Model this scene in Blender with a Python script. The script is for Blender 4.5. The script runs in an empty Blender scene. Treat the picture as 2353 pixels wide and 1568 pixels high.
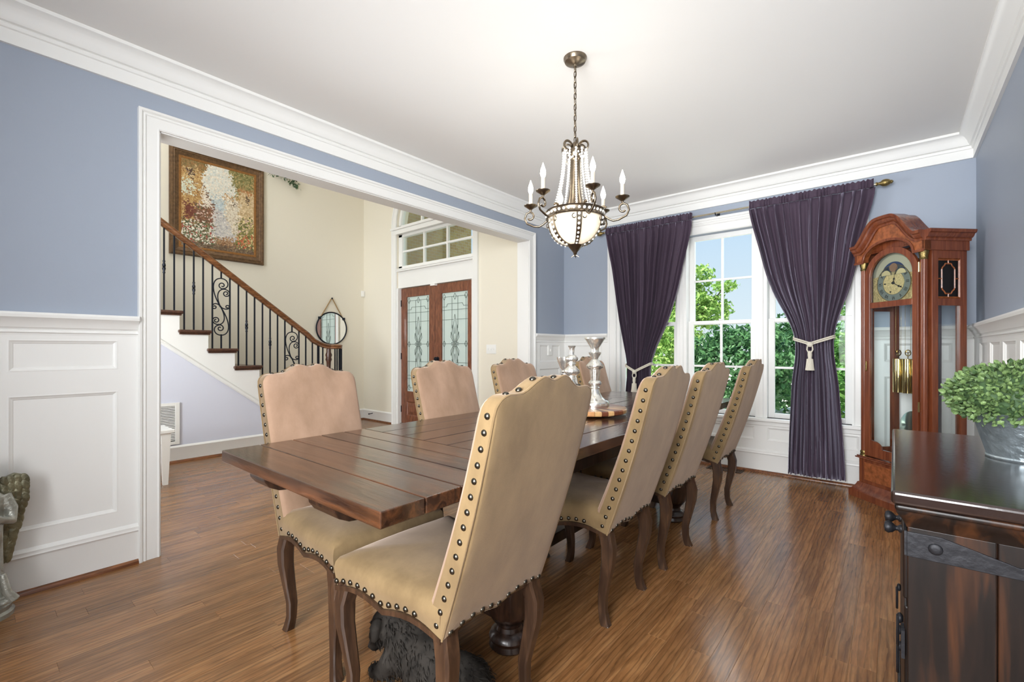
import bpy, math, random
from mathutils import Vector, Matrix
random.seed(7)
PI = math.pi
sc = bpy.context.scene
col = sc.collection

# ------------------------------------------------------------------ camera, world, lights
CAMX, CAMZ, YAW = 3.27, 1.2, 39.8
FPX = 1055.0
cd = bpy.data.cameras.new('camera'); cam = bpy.data.objects.new('camera', cd); col.objects.link(cam)
cam.location = (CAMX, 0, CAMZ); cam.rotation_euler = (PI/2, 0, math.radians(YAW))
cd.sensor_width = 36.0; cd.lens = FPX/2353*36.0; cd.shift_y = 17/2353; cd.clip_start = .02; cd.clip_end = 300
sc.camera = cam
sc.view_settings.view_transform = 'Standard'; sc.view_settings.look = 'None'
sc.view_settings.gamma = 1; sc.view_settings.use_curve_mapping = False
sc.view_settings.exposure = 0.25

world = bpy.data.worlds.new('sky'); sc.world = world; world.use_nodes = True
wn = world.node_tree.nodes; wl = world.node_tree.links; wn.clear()
wo = wn.new('ShaderNodeOutputWorld'); wb = wn.new('ShaderNodeBackground'); wl.new(wb.outputs[0], wo.inputs[0])
tc = wn.new('ShaderNodeTexCoord'); sx = wn.new('ShaderNodeSeparateXYZ'); wl.new(tc.outputs['Generated'], sx.inputs[0])
wr = wn.new('ShaderNodeValToRGB'); wl.new(sx.outputs['Z'], wr.inputs[0]); wl.new(wr.outputs[0], wb.inputs[0])
e = wr.color_ramp.elements
e[0].position = 0.0; e[0].color = (.86, .93, 1, 1); e[1].position = .45; e[1].color = (.40, .66, 1, 1)
wb.inputs[1].default_value = .82

def light(name, kind, loc, rot, power, color=(1,1,1), size=None, size_y=None, radius=None, angle=None):
    d = bpy.data.lights.new(name, kind); d.energy = power; d.color = color
    if kind == 'AREA':
        d.shape = 'RECTANGLE'; d.size = size; d.size_y = size_y or size
    if radius is not None: d.shadow_soft_size = radius
    if angle is not None: d.angle = angle
    o = bpy.data.objects.new(name, d); col.objects.link(o); o.location = loc; o.rotation_euler = rot
    return o
R = math.radians
sc.cycles.diffuse_bounces = 5; sc.cycles.glossy_bounces = 4; sc.cycles.max_bounces = 8; sc.cycles.transparent_max_bounces = 16
light('sun', 'SUN', (0, 0, 12), (R(26), 0, R(-25)), 11.0, (1, .95, .86), angle=R(.6))
# added unseen area lights standing in for daylight of other rooms and bounced flash
rd_ = light('rear_fill_light', 'AREA', (2.9, -1.38, 1.75), (R(90), 0, R(9)), 108, (.96, .98, 1), 1.5, 1.8); rd_.data.spread = R(120)  # added fill behind the camera; the back wall has no window
light('ceiling_fill_light', 'AREA', (1.9, 2.9, 2.32), (R(180), 0, 0), 7.0, (.97, .98, 1), 3.0, 3.8)  # added upward fill below the ceiling; the room has no lamp here
light('foyer_fill_light', 'AREA', (-1.9, .6, 5.25), (0, 0, 0), 56, (.93, .97, 1), 2.6, 3.0)  # added overhead fill under the foyer ceiling, out of view
hd_ = light('stair_fill_light', 'AREA', (-.75, -1.3, 2.0), (R(88), 0, R(32)), 33, (.88, .93, 1), 1.1, 2.4); hd_.data.spread = R(85)  # added out-of-view fill aimed at the stair side
hw_ = light('right_wall_fill_light', 'AREA', (-2.2, -.5, 1.8), (R(90), 0, R(-64)), 34, (.94, .97, 1), 1.6, 2.2); hw_.data.spread = R(75)  # added fill hidden behind the left wall to brighten the right wall; no window
light('window_fill_light', 'AREA', (1.85, 6.3, 3.7), (R(-48), 0, 0), 130, (.92, .96, 1), 4.0, 1.6)  # added fill outside, above the sightline, boosting daylight through the panes
BULB_W = .7

# ------------------------------------------------------------------ materials
def nmat(name):
    m = bpy.data.materials.new(name); m.use_nodes = True
    nt = m.node_tree; return m, nt, nt.nodes['Principled BSDF']
def lin(c): return tuple(((x/255)/12.92 if x/255 <= .04045 else ((x/255+.055)/1.055)**2.4) for x in c) + (1,)
def plain(name, rgb, rough=.5, metal=0, spec=.5, coat=0, emit=None, es=0, bump=0, bscale=80, var=0, vscale=3):
    m, nt, b = nmat(name); c = lin(rgb)
    b.inputs['Base Color'].default_value = c; b.inputs['Roughness'].default_value = rough
    b.inputs['Metallic'].default_value = metal; b.inputs['Specular IOR Level'].default_value = spec
    b.inputs['Coat Weight'].default_value = coat; b.inputs['Coat Roughness'].default_value = .15
    if emit: b.inputs['Emission Color'].default_value = lin(emit); b.inputs['Emission Strength'].default_value = es
    g = nt.nodes.new('ShaderNodeNewGeometry')
    if bump:
        n = nt.nodes.new('ShaderNodeTexNoise'); n.inputs['Scale'].default_value = bscale; n.inputs['Detail'].default_value = 3
        nt.links.new(g.outputs['Position'], n.inputs['Vector'])
        bp = nt.nodes.new('ShaderNodeBump'); bp.inputs['Strength'].default_value = bump; bp.inputs['Distance'].default_value = .01
        nt.links.new(n.outputs[0], bp.inputs['Height']); nt.links.new(bp.outputs[0], b.inputs['Normal'])
    if var:
        n = nt.nodes.new('ShaderNodeTexNoise'); n.inputs['Scale'].default_value = vscale; n.inputs['Detail'].default_value = 4
        nt.links.new(g.outputs['Position'], n.inputs['Vector'])
        r = nt.nodes.new('ShaderNodeValToRGB'); e = r.color_ramp.elements
        e[0].position = .3; e[1].position = .7
        e[0].color = tuple(x*(1-var) for x in c[:3]) + (1,); e[1].color = tuple(min(1, x*(1+var)) for x in c[:3]) + (1,)
        nt.links.new(n.outputs[0], r.inputs[0]); nt.links.new(r.outputs[0], b.inputs['Base Color'])
    return m
def wood(name, dark, mid, light_, axis='Y', scale=1.0, rough=.3, coat=.0, island=0.0, grain=.5, bump=.15, coords='Position', spec=.5, wave=0):
    """stretched noise along an axis plus wavy figure; island>0 gives every piece its own tint"""
    m, nt, b = nmat(name); N = nt.nodes.new; Lk = nt.links.new
    g = N('ShaderNodeNewGeometry')
    if coords == 'Position': src = g.outputs['Position']
    else: src = N('ShaderNodeTexCoord').outputs[coords]
    off = N('ShaderNodeVectorMath'); off.operation = 'MULTIPLY_ADD'
    oi = N('ShaderNodeObjectInfo'); m1 = N('ShaderNodeMath'); m1.operation = 'MULTIPLY_ADD'; m1.inputs[1].default_value = 7.31; Lk(oi.outputs['Random'], m1.inputs[0]); Lk(g.outputs['Random Per Island'], m1.inputs[2])
    fr_ = N('ShaderNodeMath'); fr_.operation = 'FRACT'; Lk(m1.outputs[0], fr_.inputs[0]); RND = fr_.outputs[0]
    cmb = N('ShaderNodeCombineXYZ')
    for i in range(3): Lk(RND, cmb.inputs[i])
    off.inputs[1].default_value = (17.3, 31.7, 23.1); Lk(cmb.outputs[0], off.inputs[0]); Lk(src, off.inputs[2])
    k = {'X': (1, 14, 14), 'Y': (14, 1, 14), 'Z': (14, 14, 1)}[axis]
    mp = N('ShaderNodeMapping'); mp.inputs['Scale'].default_value = tuple(x*scale for x in k)
    Lk(off.outputs[0] if island else src, mp.inputs['Vector'])
    n1 = N('ShaderNodeTexNoise'); n1.inputs['Scale'].default_value = 1.6; n1.inputs['Detail'].default_value = 5; n1.inputs['Distortion'].default_value = 1.6
    Lk(mp.outputs[0], n1.inputs['Vector'])
    mp2 = N('ShaderNodeMapping'); mp2.inputs['Scale'].default_value = tuple((x**.85)*scale*5 for x in k); Lk(off.outputs[0] if island else src, mp2.inputs['Vector'])
    n2 = N('ShaderNodeTexNoise'); n2.inputs['Scale'].default_value = 2.2; n2.inputs['Detail'].default_value = 6; n2.inputs['Distortion'].default_value = .6; Lk(mp2.outputs[0], n2.inputs['Vector'])
    r1 = N('ShaderNodeValToRGB'); e = r1.color_ramp.elements
    e[0].position = .32; e[0].color = lin(dark); e[1].position = .68; e[1].color = lin(light_)
    e2 = r1.color_ramp.elements.new(.5); e2.color = lin(mid)
    Lk(n1.outputs[0], r1.inputs[0])
    r2 = N('ShaderNodeValToRGB'); q = r2.color_ramp.elements; q[0].position = .36; q[0].color = (1-grain,)*3 + (1,); q[1].position = .56; q[1].color = (1, 1, 1, 1)
    Lk(n2.outputs[0], r2.inputs[0])
    mx = N('ShaderNodeMix'); mx.data_type = 'RGBA'; mx.blend_type = 'MULTIPLY'; mx.inputs['Factor'].default_value = 1
    Lk(r1.outputs[0], mx.inputs['A']); Lk(r2.outputs[0], mx.inputs['B'])
    outc = mx.outputs['Result']
    if wave:
        mw = N('ShaderNodeMapping'); mw.inputs['Scale'].default_value = {'X': (.10, 1, 1), 'Y': (1, .10, 1), 'Z': (1, 1, .1)}[axis]; Lk(off.outputs[0], mw.inputs['Vector'])
        wv = N('ShaderNodeTexWave'); wv.wave_type = 'BANDS'; wv.bands_direction = 'X' if axis != 'X' else 'Y'; wv.wave_profile = 'SAW'
        wv.inputs['Scale'].default_value = 15; wv.inputs['Distortion'].default_value = 7; wv.inputs['Detail'].default_value = 3; wv.inputs['Detail Scale'].default_value = 1.6; Lk(mw.outputs[0], wv.inputs['Vector'])
        rw = N('ShaderNodeValToRGB'); ew = rw.color_ramp.elements; ew[0].position = .0; ew[0].color = (1-wave,)*3+(1,); ew[1].position = .38; ew[1].color = (1, 1, 1, 1); Lk(wv.outputs[1], rw.inputs[0])
        m4 = N('ShaderNodeMix'); m4.data_type = 'RGBA'; m4.blend_type = 'MULTIPLY'; m4.inputs['Factor'].default_value = 1; Lk(outc, m4.inputs['A']); Lk(rw.outputs[0], m4.inputs['B']); outc = m4.outputs['Result']
    if island:
        hv = N('ShaderNodeHueSaturation')
        mr = N('ShaderNodeMapRange'); mr.inputs['To Min'].default_value = 1-island; mr.inputs['To Max'].default_value = 1+island
        Lk(RND, mr.inputs['Value']); Lk(mr.outputs[0], hv.inputs['Value']); Lk(outc, hv.inputs['Color'])
        outc = hv.outputs[0]
    Lk(outc, b.inputs['Base Color'])
    b.inputs['Roughness'].default_value = rough; b.inputs['Coat Weight'].default_value = coat; b.inputs['Coat Roughness'].default_value = .12
    b.inputs['Specular IOR Level'].default_value = spec
    if bump:
        bp = N('ShaderNodeBump'); bp.inputs['Strength'].default_value = bump; bp.inputs['Distance'].default_value = .004
        Lk(n2.outputs[0], bp.inputs['Height']); Lk(bp.outputs[0], b.inputs['Normal'])
    return m
def glass(name, tint=(1,1,1), refl=.09, rough=0.0, trans=None):
    m, nt, b = nmat(name); nt.nodes.remove(b); out = nt.nodes['Material Output']
    t = nt.nodes.new('ShaderNodeBsdfTransparent'); t.inputs[0].default_value = tuple(tint) + (1,)
    gl = nt.nodes.new('ShaderNodeBsdfGlossy'); gl.inputs['Roughness'].default_value = rough
    lw = nt.nodes.new('ShaderNodeLayerWeight'); lw.inputs[0].default_value = .25
    mm = nt.nodes.new('ShaderNodeMath'); mm.operation = 'MULTIPLY'; mm.inputs[1].default_value = refl*4; mm.use_clamp = True
    nt.links.new(lw.outputs['Fresnel'], mm.inputs[0])
    mx = nt.nodes.new('ShaderNodeMixShader'); nt.links.new(mm.outputs[0], mx.inputs[0]); nt.links.new(t.outputs[0], mx.inputs[1]); nt.links.new(gl.outputs[0], mx.inputs[2])
    src = mx.outputs[0]
    if trans:
        tl = nt.nodes.new('ShaderNodeBsdfTranslucent'); tl.inputs[0].default_value = tuple(trans[0]) + (1,)
        df = nt.nodes.new('ShaderNodeBsdfDiffuse'); df.inputs[0].default_value = tuple(trans[0]) + (1,)
        m3 = nt.nodes.new('ShaderNodeMixShader'); m3.inputs[0].default_value = .55; nt.links.new(tl.outputs[0], m3.inputs[1]); nt.links.new(df.outputs[0], m3.inputs[2])
        m2 = nt.nodes.new('ShaderNodeMixShader'); m2.inputs[0].default_value = trans[1]
        nt.links.new(src, m2.inputs[1]); nt.links.new(m3.outputs[0], m2.inputs[2]); src = m2.outputs[0]
    nt.links.new(src, out.inputs[0]); return m
def suede(name, base, light_, sheen=.6, var=.22):
    m, nt, b = nmat(name); N = nt.nodes.new; Lk = nt.links.new
    tcn = N('ShaderNodeTexCoord')
    n = N('ShaderNodeTexNoise'); n.inputs['Scale'].default_value = 5; n.inputs['Detail'].default_value = 6; n.inputs['Roughness'].default_value = .62
    mp = N('ShaderNodeMapping'); mp.inputs['Scale'].default_value = (1.6, 1.6, .8); Lk(tcn.outputs['Object'], mp.inputs[0])
    oi = N('ShaderNodeObjectInfo'); ad = N('ShaderNodeVectorMath'); ad.operation = 'ADD'; Lk(mp.outputs[0], ad.inputs[0])
    ml = N('ShaderNodeMath'); ml.operation = 'MULTIPLY'; ml.inputs[1].default_value = 40; Lk(oi.outputs['Random'], ml.inputs[0]); Lk(ml.outputs[0], ad.inputs[1]); Lk(ad.outputs[0], n.inputs['Vector'])
    r = N('ShaderNodeValToRGB'); e = r.color_ramp.elements; e[0].position = .38; e[1].position = .68; e[0].color = lin(base); e[1].color = lin(light_)
    Lk(n.outputs[0], r.inputs[0]); Lk(r.outputs[0], b.inputs['Base Color'])
    b.inputs['Roughness'].default_value = .85; b.inputs['Specular IOR Level'].default_value = .2
    b.inputs['Sheen Weight'].default_value = sheen; b.inputs['Sheen Roughness'].default_value = .45; b.inputs['Sheen Tint'].default_value = (1, .80, .68, 1)
    n2 = N('ShaderNodeTexNoise'); n2.inputs['Scale'].default_value = 260; Lk(tcn.outputs['Object'], n2.inputs[0])
    bp = N('ShaderNodeBump'); bp.inputs['Strength'].default_value = .12; bp.inputs['Distance'].default_value = .002; Lk(n2.outputs[0], bp.inputs['Height']); Lk(bp.outputs[0], b.inputs['Normal'])
    return m
M = {}
M['blue'] = plain('blue_grey_paint', (158, 167, 181), .5, bump=.05, bscale=300, spec=.3)
M['trim'] = plain('white_trim_paint', (236, 236, 233), .35, spec=.4)
M['ceil'] = plain('ceiling_paint', (236, 235, 232), .85, spec=.2)
M['cream'] = plain('cream_paint', (232, 226, 210), .7, spec=.2)
M['pale'] = plain('pale_lilac_paint', (214, 217, 230), .7, spec=.2)
M['oak'] = wood('red_oak_floor', (130, 88, 52), (146, 102, 62), (162, 118, 76), 'Y', 1.0, .27, .15, .17, .22, .10, spec=.6, wave=.42)
M['shoe'] = wood('oak_shoe_moulding', (96, 52, 28), (122, 72, 38), (150, 96, 56), 'Y', 1.0, .3)
M['walnut'] = wood('dark_table_wood', (46, 28, 20), (70, 44, 29), (96, 60, 36), 'Y', .8, .2, .35, .12, .3, .25)
M['walnutx'] = wood('dark_table_wood_cross', (46, 28, 20), (72, 46, 30), (100, 62, 38), 'X', .8, .2, .35, .12, .3, .25)
M['tabledge'] = wood('worn_table_base_wood', (34, 22, 17), (48, 31, 23), (62, 41, 29), 'Z', .8, .3, .2)
M['leg'] = wood('chair_leg_wood', (52, 36, 27), (66, 47, 35), (84, 60, 43), 'Z', 1.2, .3, .2, 0, .2, .05, 'Object')
M['suede'] = suede('tan_microsuede', (118, 97, 67), (140, 117, 83), .45)
M['suede_lit'] = suede('peach_lit_microsuede', (146, 118, 96), (166, 136, 114), .55)  # peach light cast put into the suede colour of the backrest fronts
M['nail'] = plain('antique_nail', (92, 88, 80), .3, 1)
M['iron'] = plain('black_iron', (34, 38, 48), .4, .6)
M['rail'] = wood('handrail_wood', (96, 58, 30), (120, 75, 42), (144, 95, 57), 'Y', 1.2, .25, .3)
M['tread'] = wood('stair_tread_wood', (62, 36, 26), (80, 50, 36), (98, 62, 44), 'X', 1.2, .3, .2)
M['door'] = wood('mahogany_door', (112, 66, 48), (132, 82, 60), (148, 96, 70), 'Z', .9, .35, .1)
M['cherry'] = wood('cherry_clock_case', (98, 48, 30), (116, 60, 36), (132, 72, 44), 'Z', .9, .24, .35, 0, .12, .03)
M['burl'] = plain('burl_veneer', (142, 80, 44), .25, coat=.4, var=.35, vscale=38)
M['dark'] = wood('espresso_buffet_wood', (17, 12, 10), (26, 17, 13), (66, 38, 20), 'Z', .75, .40, .05, 0, .3, .05, spec=.3)
M['darktop'] = plain('espresso_buffet_top', (36, 24, 20), .16, coat=.5, var=.35, vscale=6, bump=.03, bscale=60)
M['strap'] = plain('hammered_strap_iron', (34, 34, 38), .5, .5, bump=.25, bscale=45)
M['brass'] = plain('polished_brass', (206, 186, 130), .12, 1)
M['oldbrass'] = plain('antique_brass', (140, 122, 78), .35, 1, bump=.3, bscale=120)
M['bronze'] = plain('pewter_bronze', (122, 110, 94), .3, 1, var=.2, vscale=40)
M['velvet'] = plain('plum_velvet', (76, 63, 77), .7, spec=.2)
b = M['velvet'].node_tree.nodes['Principled BSDF']; b.inputs['Sheen Weight'].default_value = .55; b.inputs['Sheen Roughness'].default_value = .3; b.inputs['Sheen Tint'].default_value = (.8, .74, .95, 1)
M['cord'] = plain('ivory_cord', (214, 208, 192), .8, bump=.5, bscale=240)
M['glass'] = glass('window_glass', (.97, 1, .99), .05)
M['clockglass'] = glass('clock_glass', (.96, .98, .98), .06)
M['leaded'] = glass('textured_leaded_glass', (.86, .95, .91), .1, .2, ((.84, .90, .87), .72))
M['lead'] = plain('lead_came', (96, 106, 100), .4, .7)
M['mirror'] = plain('mirror_silver', (240, 242, 242), .01, 1)
M['silver'] = plain('mercury_glass', (236, 232, 224), .22, .85, var=.25, vscale=45, bump=.15, bscale=70)
M['galv'] = plain('galvanised_zinc', (168, 180, 186), .38, .85, var=.25, vscale=28, bump=.35, bscale=60)
M['white'] = plain('white_plastic', (236, 236, 232), .35)
M['black'] = plain('black_void', (12, 12, 13), .6)
M['stone'] = plain('weathered_statue', (158, 158, 148), .25, .35, coat=.3, var=.3, vscale=14, bump=.35, bscale=70)
M['stonegold'] = plain('weathered_gilt', (118, 114, 90), .35, .4, coat=.2, var=.4, vscale=22, bump=.5, bscale=60)
M['fur'] = plain('charcoal_fur', (48, 44, 40), .85, var=.4, vscale=25, spec=.2)
M['bulb'] = plain('lit_bulb', (255, 250, 240), .3, emit=(255, 244, 224), es=22)
M['bowl'] = plain('lit_alabaster', (250, 240, 220), .4, emit=(255, 240, 212), es=.42)
M['crystal'] = plain('glass_bead', (244, 242, 236), .05, spec=.9)
M['candle'] = plain('candle_sleeve', (206, 196, 178), .5)
M['brick'] = None
m, nt, b = nmat('porch_brick'); br = nt.nodes.new('ShaderNodeTexBrick'); g = nt.nodes.new('ShaderNodeNewGeometry')
br.inputs['Scale'].default_value = 4.5; br.inputs['Color1'].default_value = lin((150, 126, 84)); br.inputs['Color2'].default_value = lin((164, 146, 98)); br.inputs['Mortar'].default_value = lin((160, 156, 140)); br.inputs['Mortar Size'].default_value = .015
sp = nt.nodes.new('ShaderNodeSeparateXYZ'); cb = nt.nodes.new('ShaderNodeCombineXYZ'); ad = nt.nodes.new('ShaderNodeMath'); ad.operation = 'ADD'
nt.links.new(g.outputs['Position'], sp.inputs[0]); nt.links.new(sp.outputs[0], ad.inputs[0]); nt.links.new(sp.outputs[1], ad.inputs[1]); nt.links.new(ad.outputs[0], cb.inputs[0]); nt.links.new(sp.outputs[2], cb.inputs[1]); nt.links.new(cb.outputs[0], br.inputs['Vector']); nt.links.new(br.outputs[0], b.inputs['Base Color']); b.inputs['Roughness'].default_value = .9
M['brick'] = m
M['concrete'] = plain('pale_driveway', (225, 222, 212), .9, var=.08, vscale=2)
M['grass'] = plain('lawn_green', (120, 150, 70), .9, var=.3, vscale=6)
M['bark'] = plain('tree_bark', (84, 70, 56), .9, bump=.5, bscale=30)
M['rope'] = plain('jute_rope', (168, 138, 96), .9, bump=.5, bscale=200)
M['register'] = plain('bronze_register', (60, 46, 36), .45, .5)
def leafmat(name, c1, c2, trans=.35):
    m, nt, b = nmat(name); out = nt.nodes['Material Output']; g = nt.nodes.new('ShaderNodeNewGeometry')
    r = nt.nodes.new('ShaderNodeValToRGB'); r.color_ramp.elements[0].color = lin(c1); r.color_ramp.elements[1].color = lin(c2)
    nt.links.new(g.outputs['Random Per Island'], r.inputs[0]); nt.links.new(r.outputs[0], b.inputs['Base Color']); b.inputs['Roughness'].default_value = .55
    tl = nt.nodes.new('ShaderNodeBsdfTranslucent'); nt.links.new(r.outputs[0], tl.inputs[0])
    mx = nt.nodes.new('ShaderNodeMixShader'); mx.inputs[0].default_value = trans
    nt.links.new(b.outputs[0], mx.inputs[1]); nt.links.new(tl.outputs[0], mx.inputs[2]); nt.links.new(mx.outputs[0], out.inputs[0]); return m
M['leaf_hedge'] = leafmat('hedge_leaf', (44, 84, 52), (92, 136, 84))
M['leaf_light'] = leafmat('sunlit_leaf', (96, 140, 60), (168, 196, 110))
M['leaf_mid'] = leafmat('garden_leaf', (60, 110, 50), (122, 166, 84))
M['leaf_top'] = leafmat('topiary_leaf', (58, 84, 46), (124, 150, 92), .12)
M['leaf_gar'] = leafmat('garland_leaf', (44, 74, 50), (96, 124, 80), .2)
def objrandom_leaf():
    m = M['leaf_top'].copy(); nt = m.node_tree
    oi = nt.nodes.new('ShaderNodeObjectInfo'); r = [n for n in nt.nodes if n.type == 'VALTORGB'][0]
    nt.links.new(oi.outputs['Random'], r.inputs[0]); return m
M['leaf_one'] = objrandom_leaf()

# ------------------------------------------------------------------ geometry helpers
class MB:
    def __init__(s): s.v = []; s.f = []; s.c = None
    def add(s, vs, fs):
        o = len(s.v); s.v += [tuple(v) for v in vs]; s.f += [tuple(i+o for i in f) for f in fs]; return s
    def box(s, x0, y0, z0, x1, y1, z1):
        return s.add([(x0,y0,z0),(x1,y0,z0),(x1,y1,z0),(x0,y1,z0),(x0,y0,z1),(x1,y0,z1),(x1,y1,z1),(x0,y1,z1)],
                     [(0,3,2,1),(4,5,6,7),(0,1,5,4),(1,2,6,5),(2,3,7,6),(3,0,4,7)])
    def cbox(s, x0, y0, z0, x1, y1, z1, c):
        """box with chamfered top edges"""
        return s.add([(x0,y0,z0),(x1,y0,z0),(x1,y1,z0),(x0,y1,z0),(x0,y0,z1-c),(x1,y0,z1-c),(x1,y1,z1-c),(x0,y1,z1-c),
                      (x0+c,y0+c,z1),(x1-c,y0+c,z1),(x1-c,y1-c,z1),(x0+c,y1-c,z1)],
                     [(0,3,2,1),(8,9,10,11),(0,1,5,4),(1,2,6,5),(2,3,7,6),(3,0,4,7),(4,5,9,8),(5,6,10,9),(6,7,11,10),(7,4,8,11)])
    def loft(s, rings, closed=True, cap0=True, cap1=True):
        n = len(rings[0]); vs = [p for r in rings for p in r]; fs = []
        for i in range(len(rings)-1):
            for j in range(n if closed else n-1):
                k = (j+1) % n
                fs.append((i*n+j, i*n+k, (i+1)*n+k, (i+1)*n+j))
        if cap0: fs.append(tuple(range(n-1, -1, -1)))
        if cap1: fs.append(tuple((len(rings)-1)*n+j for j in range(n)))
        return s.add(vs, fs)
    def lathe(s, prof, n=20, c=(0,0,0), lobes=0, amp=0, cap=True):
        rings = []
        for r, z in prof:
            ring = []
            for j in range(n):
                k = r*(1+amp*abs(math.sin(lobes*PI*j/n))) if lobes else r
                ring.append((c[0]+k*math.cos(2*PI*j/n), c[1]+k*math.sin(2*PI*j/n), c[2]+z))
            rings.append(ring)
        return s.loft(rings, True, cap, cap)
    def tube(s, pts, r, n=8, closed=False, cap=True, flat=1.0, up=None):
        pts = [Vector(p) for p in pts]; m = len(pts); rings = []; prev = None
        for i, p in enumerate(pts):
            if closed: t = pts[(i+1) % m]-pts[i-1]
            else: t = pts[min(i+1, m-1)]-pts[max(i-1, 0)]
            t = t.normalized() if t.length > 1e-9 else Vector((0,0,1))
            if prev is None:
                a = Vector(up) if up else (Vector((0,0,1)) if abs(t.z) < .9 else Vector((1,0,0)))
                u = (a - t*a.dot(t)).normalized()
            else: u = (prev - t*prev.dot(t)); u = u.normalized() if u.length > 1e-6 else t.orthogonal().normalized()
            prev = u; w = t.cross(u); rr = r[i] if isinstance(r, (list, tuple)) else r
            rings.append([tuple(p + u*(rr*math.cos(2*PI*j/n)) + w*(rr*flat*math.sin(2*PI*j/n))) for j in range(n)])
        if closed: rings.append(rings[0]); return s.loft(rings, True, False, False)
        return s.loft(rings, True, cap, cap)
    def sphere(s, c, r, nu=12, nv=8):
        if not isinstance(r, (list, tuple)): r = (r, r, r)
        vs = [(c[0], c[1], c[2]-r[2])]; fs = []
        for i in range(1, nv):
            a = PI*i/nv - PI/2
            for j in range(nu):
                b_ = 2*PI*j/nu; vs.append((c[0]+r[0]*math.cos(a)*math.cos(b_), c[1]+r[1]*math.cos(a)*math.sin(b_), c[2]+r[2]*math.sin(a)))
        vs.append((c[0], c[1], c[2]+r[2])); T = len(vs)-1
        for j in range(nu):
            k = (j+1) % nu; fs.append((0, 1+k, 1+j)); fs.append((T, T-nu+j, T-nu+k))
            for i in range(nv-2): fs.append((1+i*nu+j, 1+i*nu+k, 1+(i+1)*nu+k, 1+(i+1)*nu+j))
        return s.add(vs, fs)
    def sweep(s, path, prof, up, closed=False, closeprof=True):
        path = [Vector(p) for p in path]; up = Vector(up); m = len(path); rings = []
        for i, p in enumerate(path):
            def side(a, b_):
                t = (b_-a); t = t.normalized(); return t.cross(up)
            if closed: s1 = side(path[i-1], p); s2 = side(p, path[(i+1) % m])
            elif i == 0: s1 = s2 = side(p, path[1])
            elif i == m-1: s1 = s2 = side(path[-2], p)
            else: s1 = side(path[i-1], p); s2 = side(p, path[i+1])
            mi = (s1+s2)/(1+max(-.9, s1.dot(s2)))
            rings.append([tuple(p + mi*a + up*b_) for a, b_ in prof])
        if closed: rings.append(rings[0])
        return s.loft(rings, closeprof, not closed and closeprof, not closed and closeprof)
    def prism(s, poly, vec):
        n = len(poly); vec = Vector(vec); vs = [tuple(p) for p in poly] + [tuple(Vector(p)+vec) for p in poly]
        fs = [tuple(range(n-1, -1, -1)), tuple(range(n, 2*n))] + [(i, (i+1) % n, n+(i+1) % n, n+i) for i in range(n)]
        return s.add(vs, fs)
    def xf(s, mat):
        s.v = [tuple(mat @ Vector(v)) for v in s.v]; return s
    def mesh(s, name):
        me = bpy.data.meshes.new(name); me.from_pydata(s.v, [], s.f); me.update(); return me
    def build(s, name, mat, parent=None, smooth=None, bevel=0, loc=None, recalc=True, seg=2):
        me = s.mesh(name); me.materials.append(M[mat] if isinstance(mat, str) else mat)
        if recalc:
            import bmesh
            bm = bmesh.new(); bm.from_mesh(me); bmesh.ops.recalc_face_normals(bm, faces=bm.faces); bm.to_mesh(me); bm.free()
        if smooth is not None:
            for p in me.polygons: p.use_smooth = True
            me.set_sharp_from_angle(angle=R(smooth))
        o = bpy.data.objects.new(name, me); col.objects.link(o)
        if parent is not None: o.parent = parent
        if loc is not None: o.location = loc
        if bevel:
            bv = o.modifiers.new('edge', 'BEVEL'); bv.width = bevel; bv.segments = seg; bv.limit_method = 'ANGLE'; bv.angle_limit = R(40)
        return o
def empty(name, loc=(0,0,0), rz=0):
    o = bpy.data.objects.new(name, None); col.objects.link(o); o.location = loc; o.rotation_euler = (0, 0, rz); o.empty_display_size = .1; return o
def tag(o, label=None, cat=None, group=None, kind=None):
    if label: o['label'] = label
    if cat: o['category'] = cat
    if group: o['group'] = group
    if kind: o['kind'] = kind
    return o
def struct(o, label=None): return tag(o, label, None, None, 'structure')
def inst(me, name, parent, loc, rot=None, scale=None, mat4=None):
    o = bpy.data.objects.new(name, me); col.objects.link(o); o.parent = parent
    if mat4 is not None: o.matrix_local = mat4
    else:
        o.location = loc
        if rot: o.rotation_euler = rot
        if scale: o.scale = scale
    return o
def copy_tree(o, parent=None):
    c = o.copy(); col.objects.link(c); c.parent = parent
    for ch in o.children: copy_tree(ch, c)
    return c
def proj(p):
    y = R(YAW); F = (-math.sin(y), math.cos(y)); Rt = (math.cos(y), math.sin(y))
    dx, dy = p[0]-CAMX, p[1]; d = dx*F[0]+dy*F[1]
    if d < .05: return None
    return (1176.5+FPX*(dx*Rt[0]+dy*Rt[1])/d, 801-FPX*(p[2]-CAMZ)/d, d)
def spiral(cx, cy, r0, r1, a0, a1, n=24):
    return [(cx+(r0+(r1-r0)*i/n)*math.cos(a0+(a1-a0)*i/n), cy+(r0+(r1-r0)*i/n)*math.sin(a0+(a1-a0)*i/n)) for i in range(n+1)]

# ------------------------------------------------------------------ the setting
X1, Y1, YB, ZC = 3.75, 4.97, -1.5, 2.85          # dining room
FX, FY, FZ = -3.67, 4.39, 5.4                     # foyer far wall, door wall, ceiling
OY0, OY1, OZ = .735, 4.224, 2.455                 # wide cased opening in the left wall
SX = -2.54                                        # plane of the stair side

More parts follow.
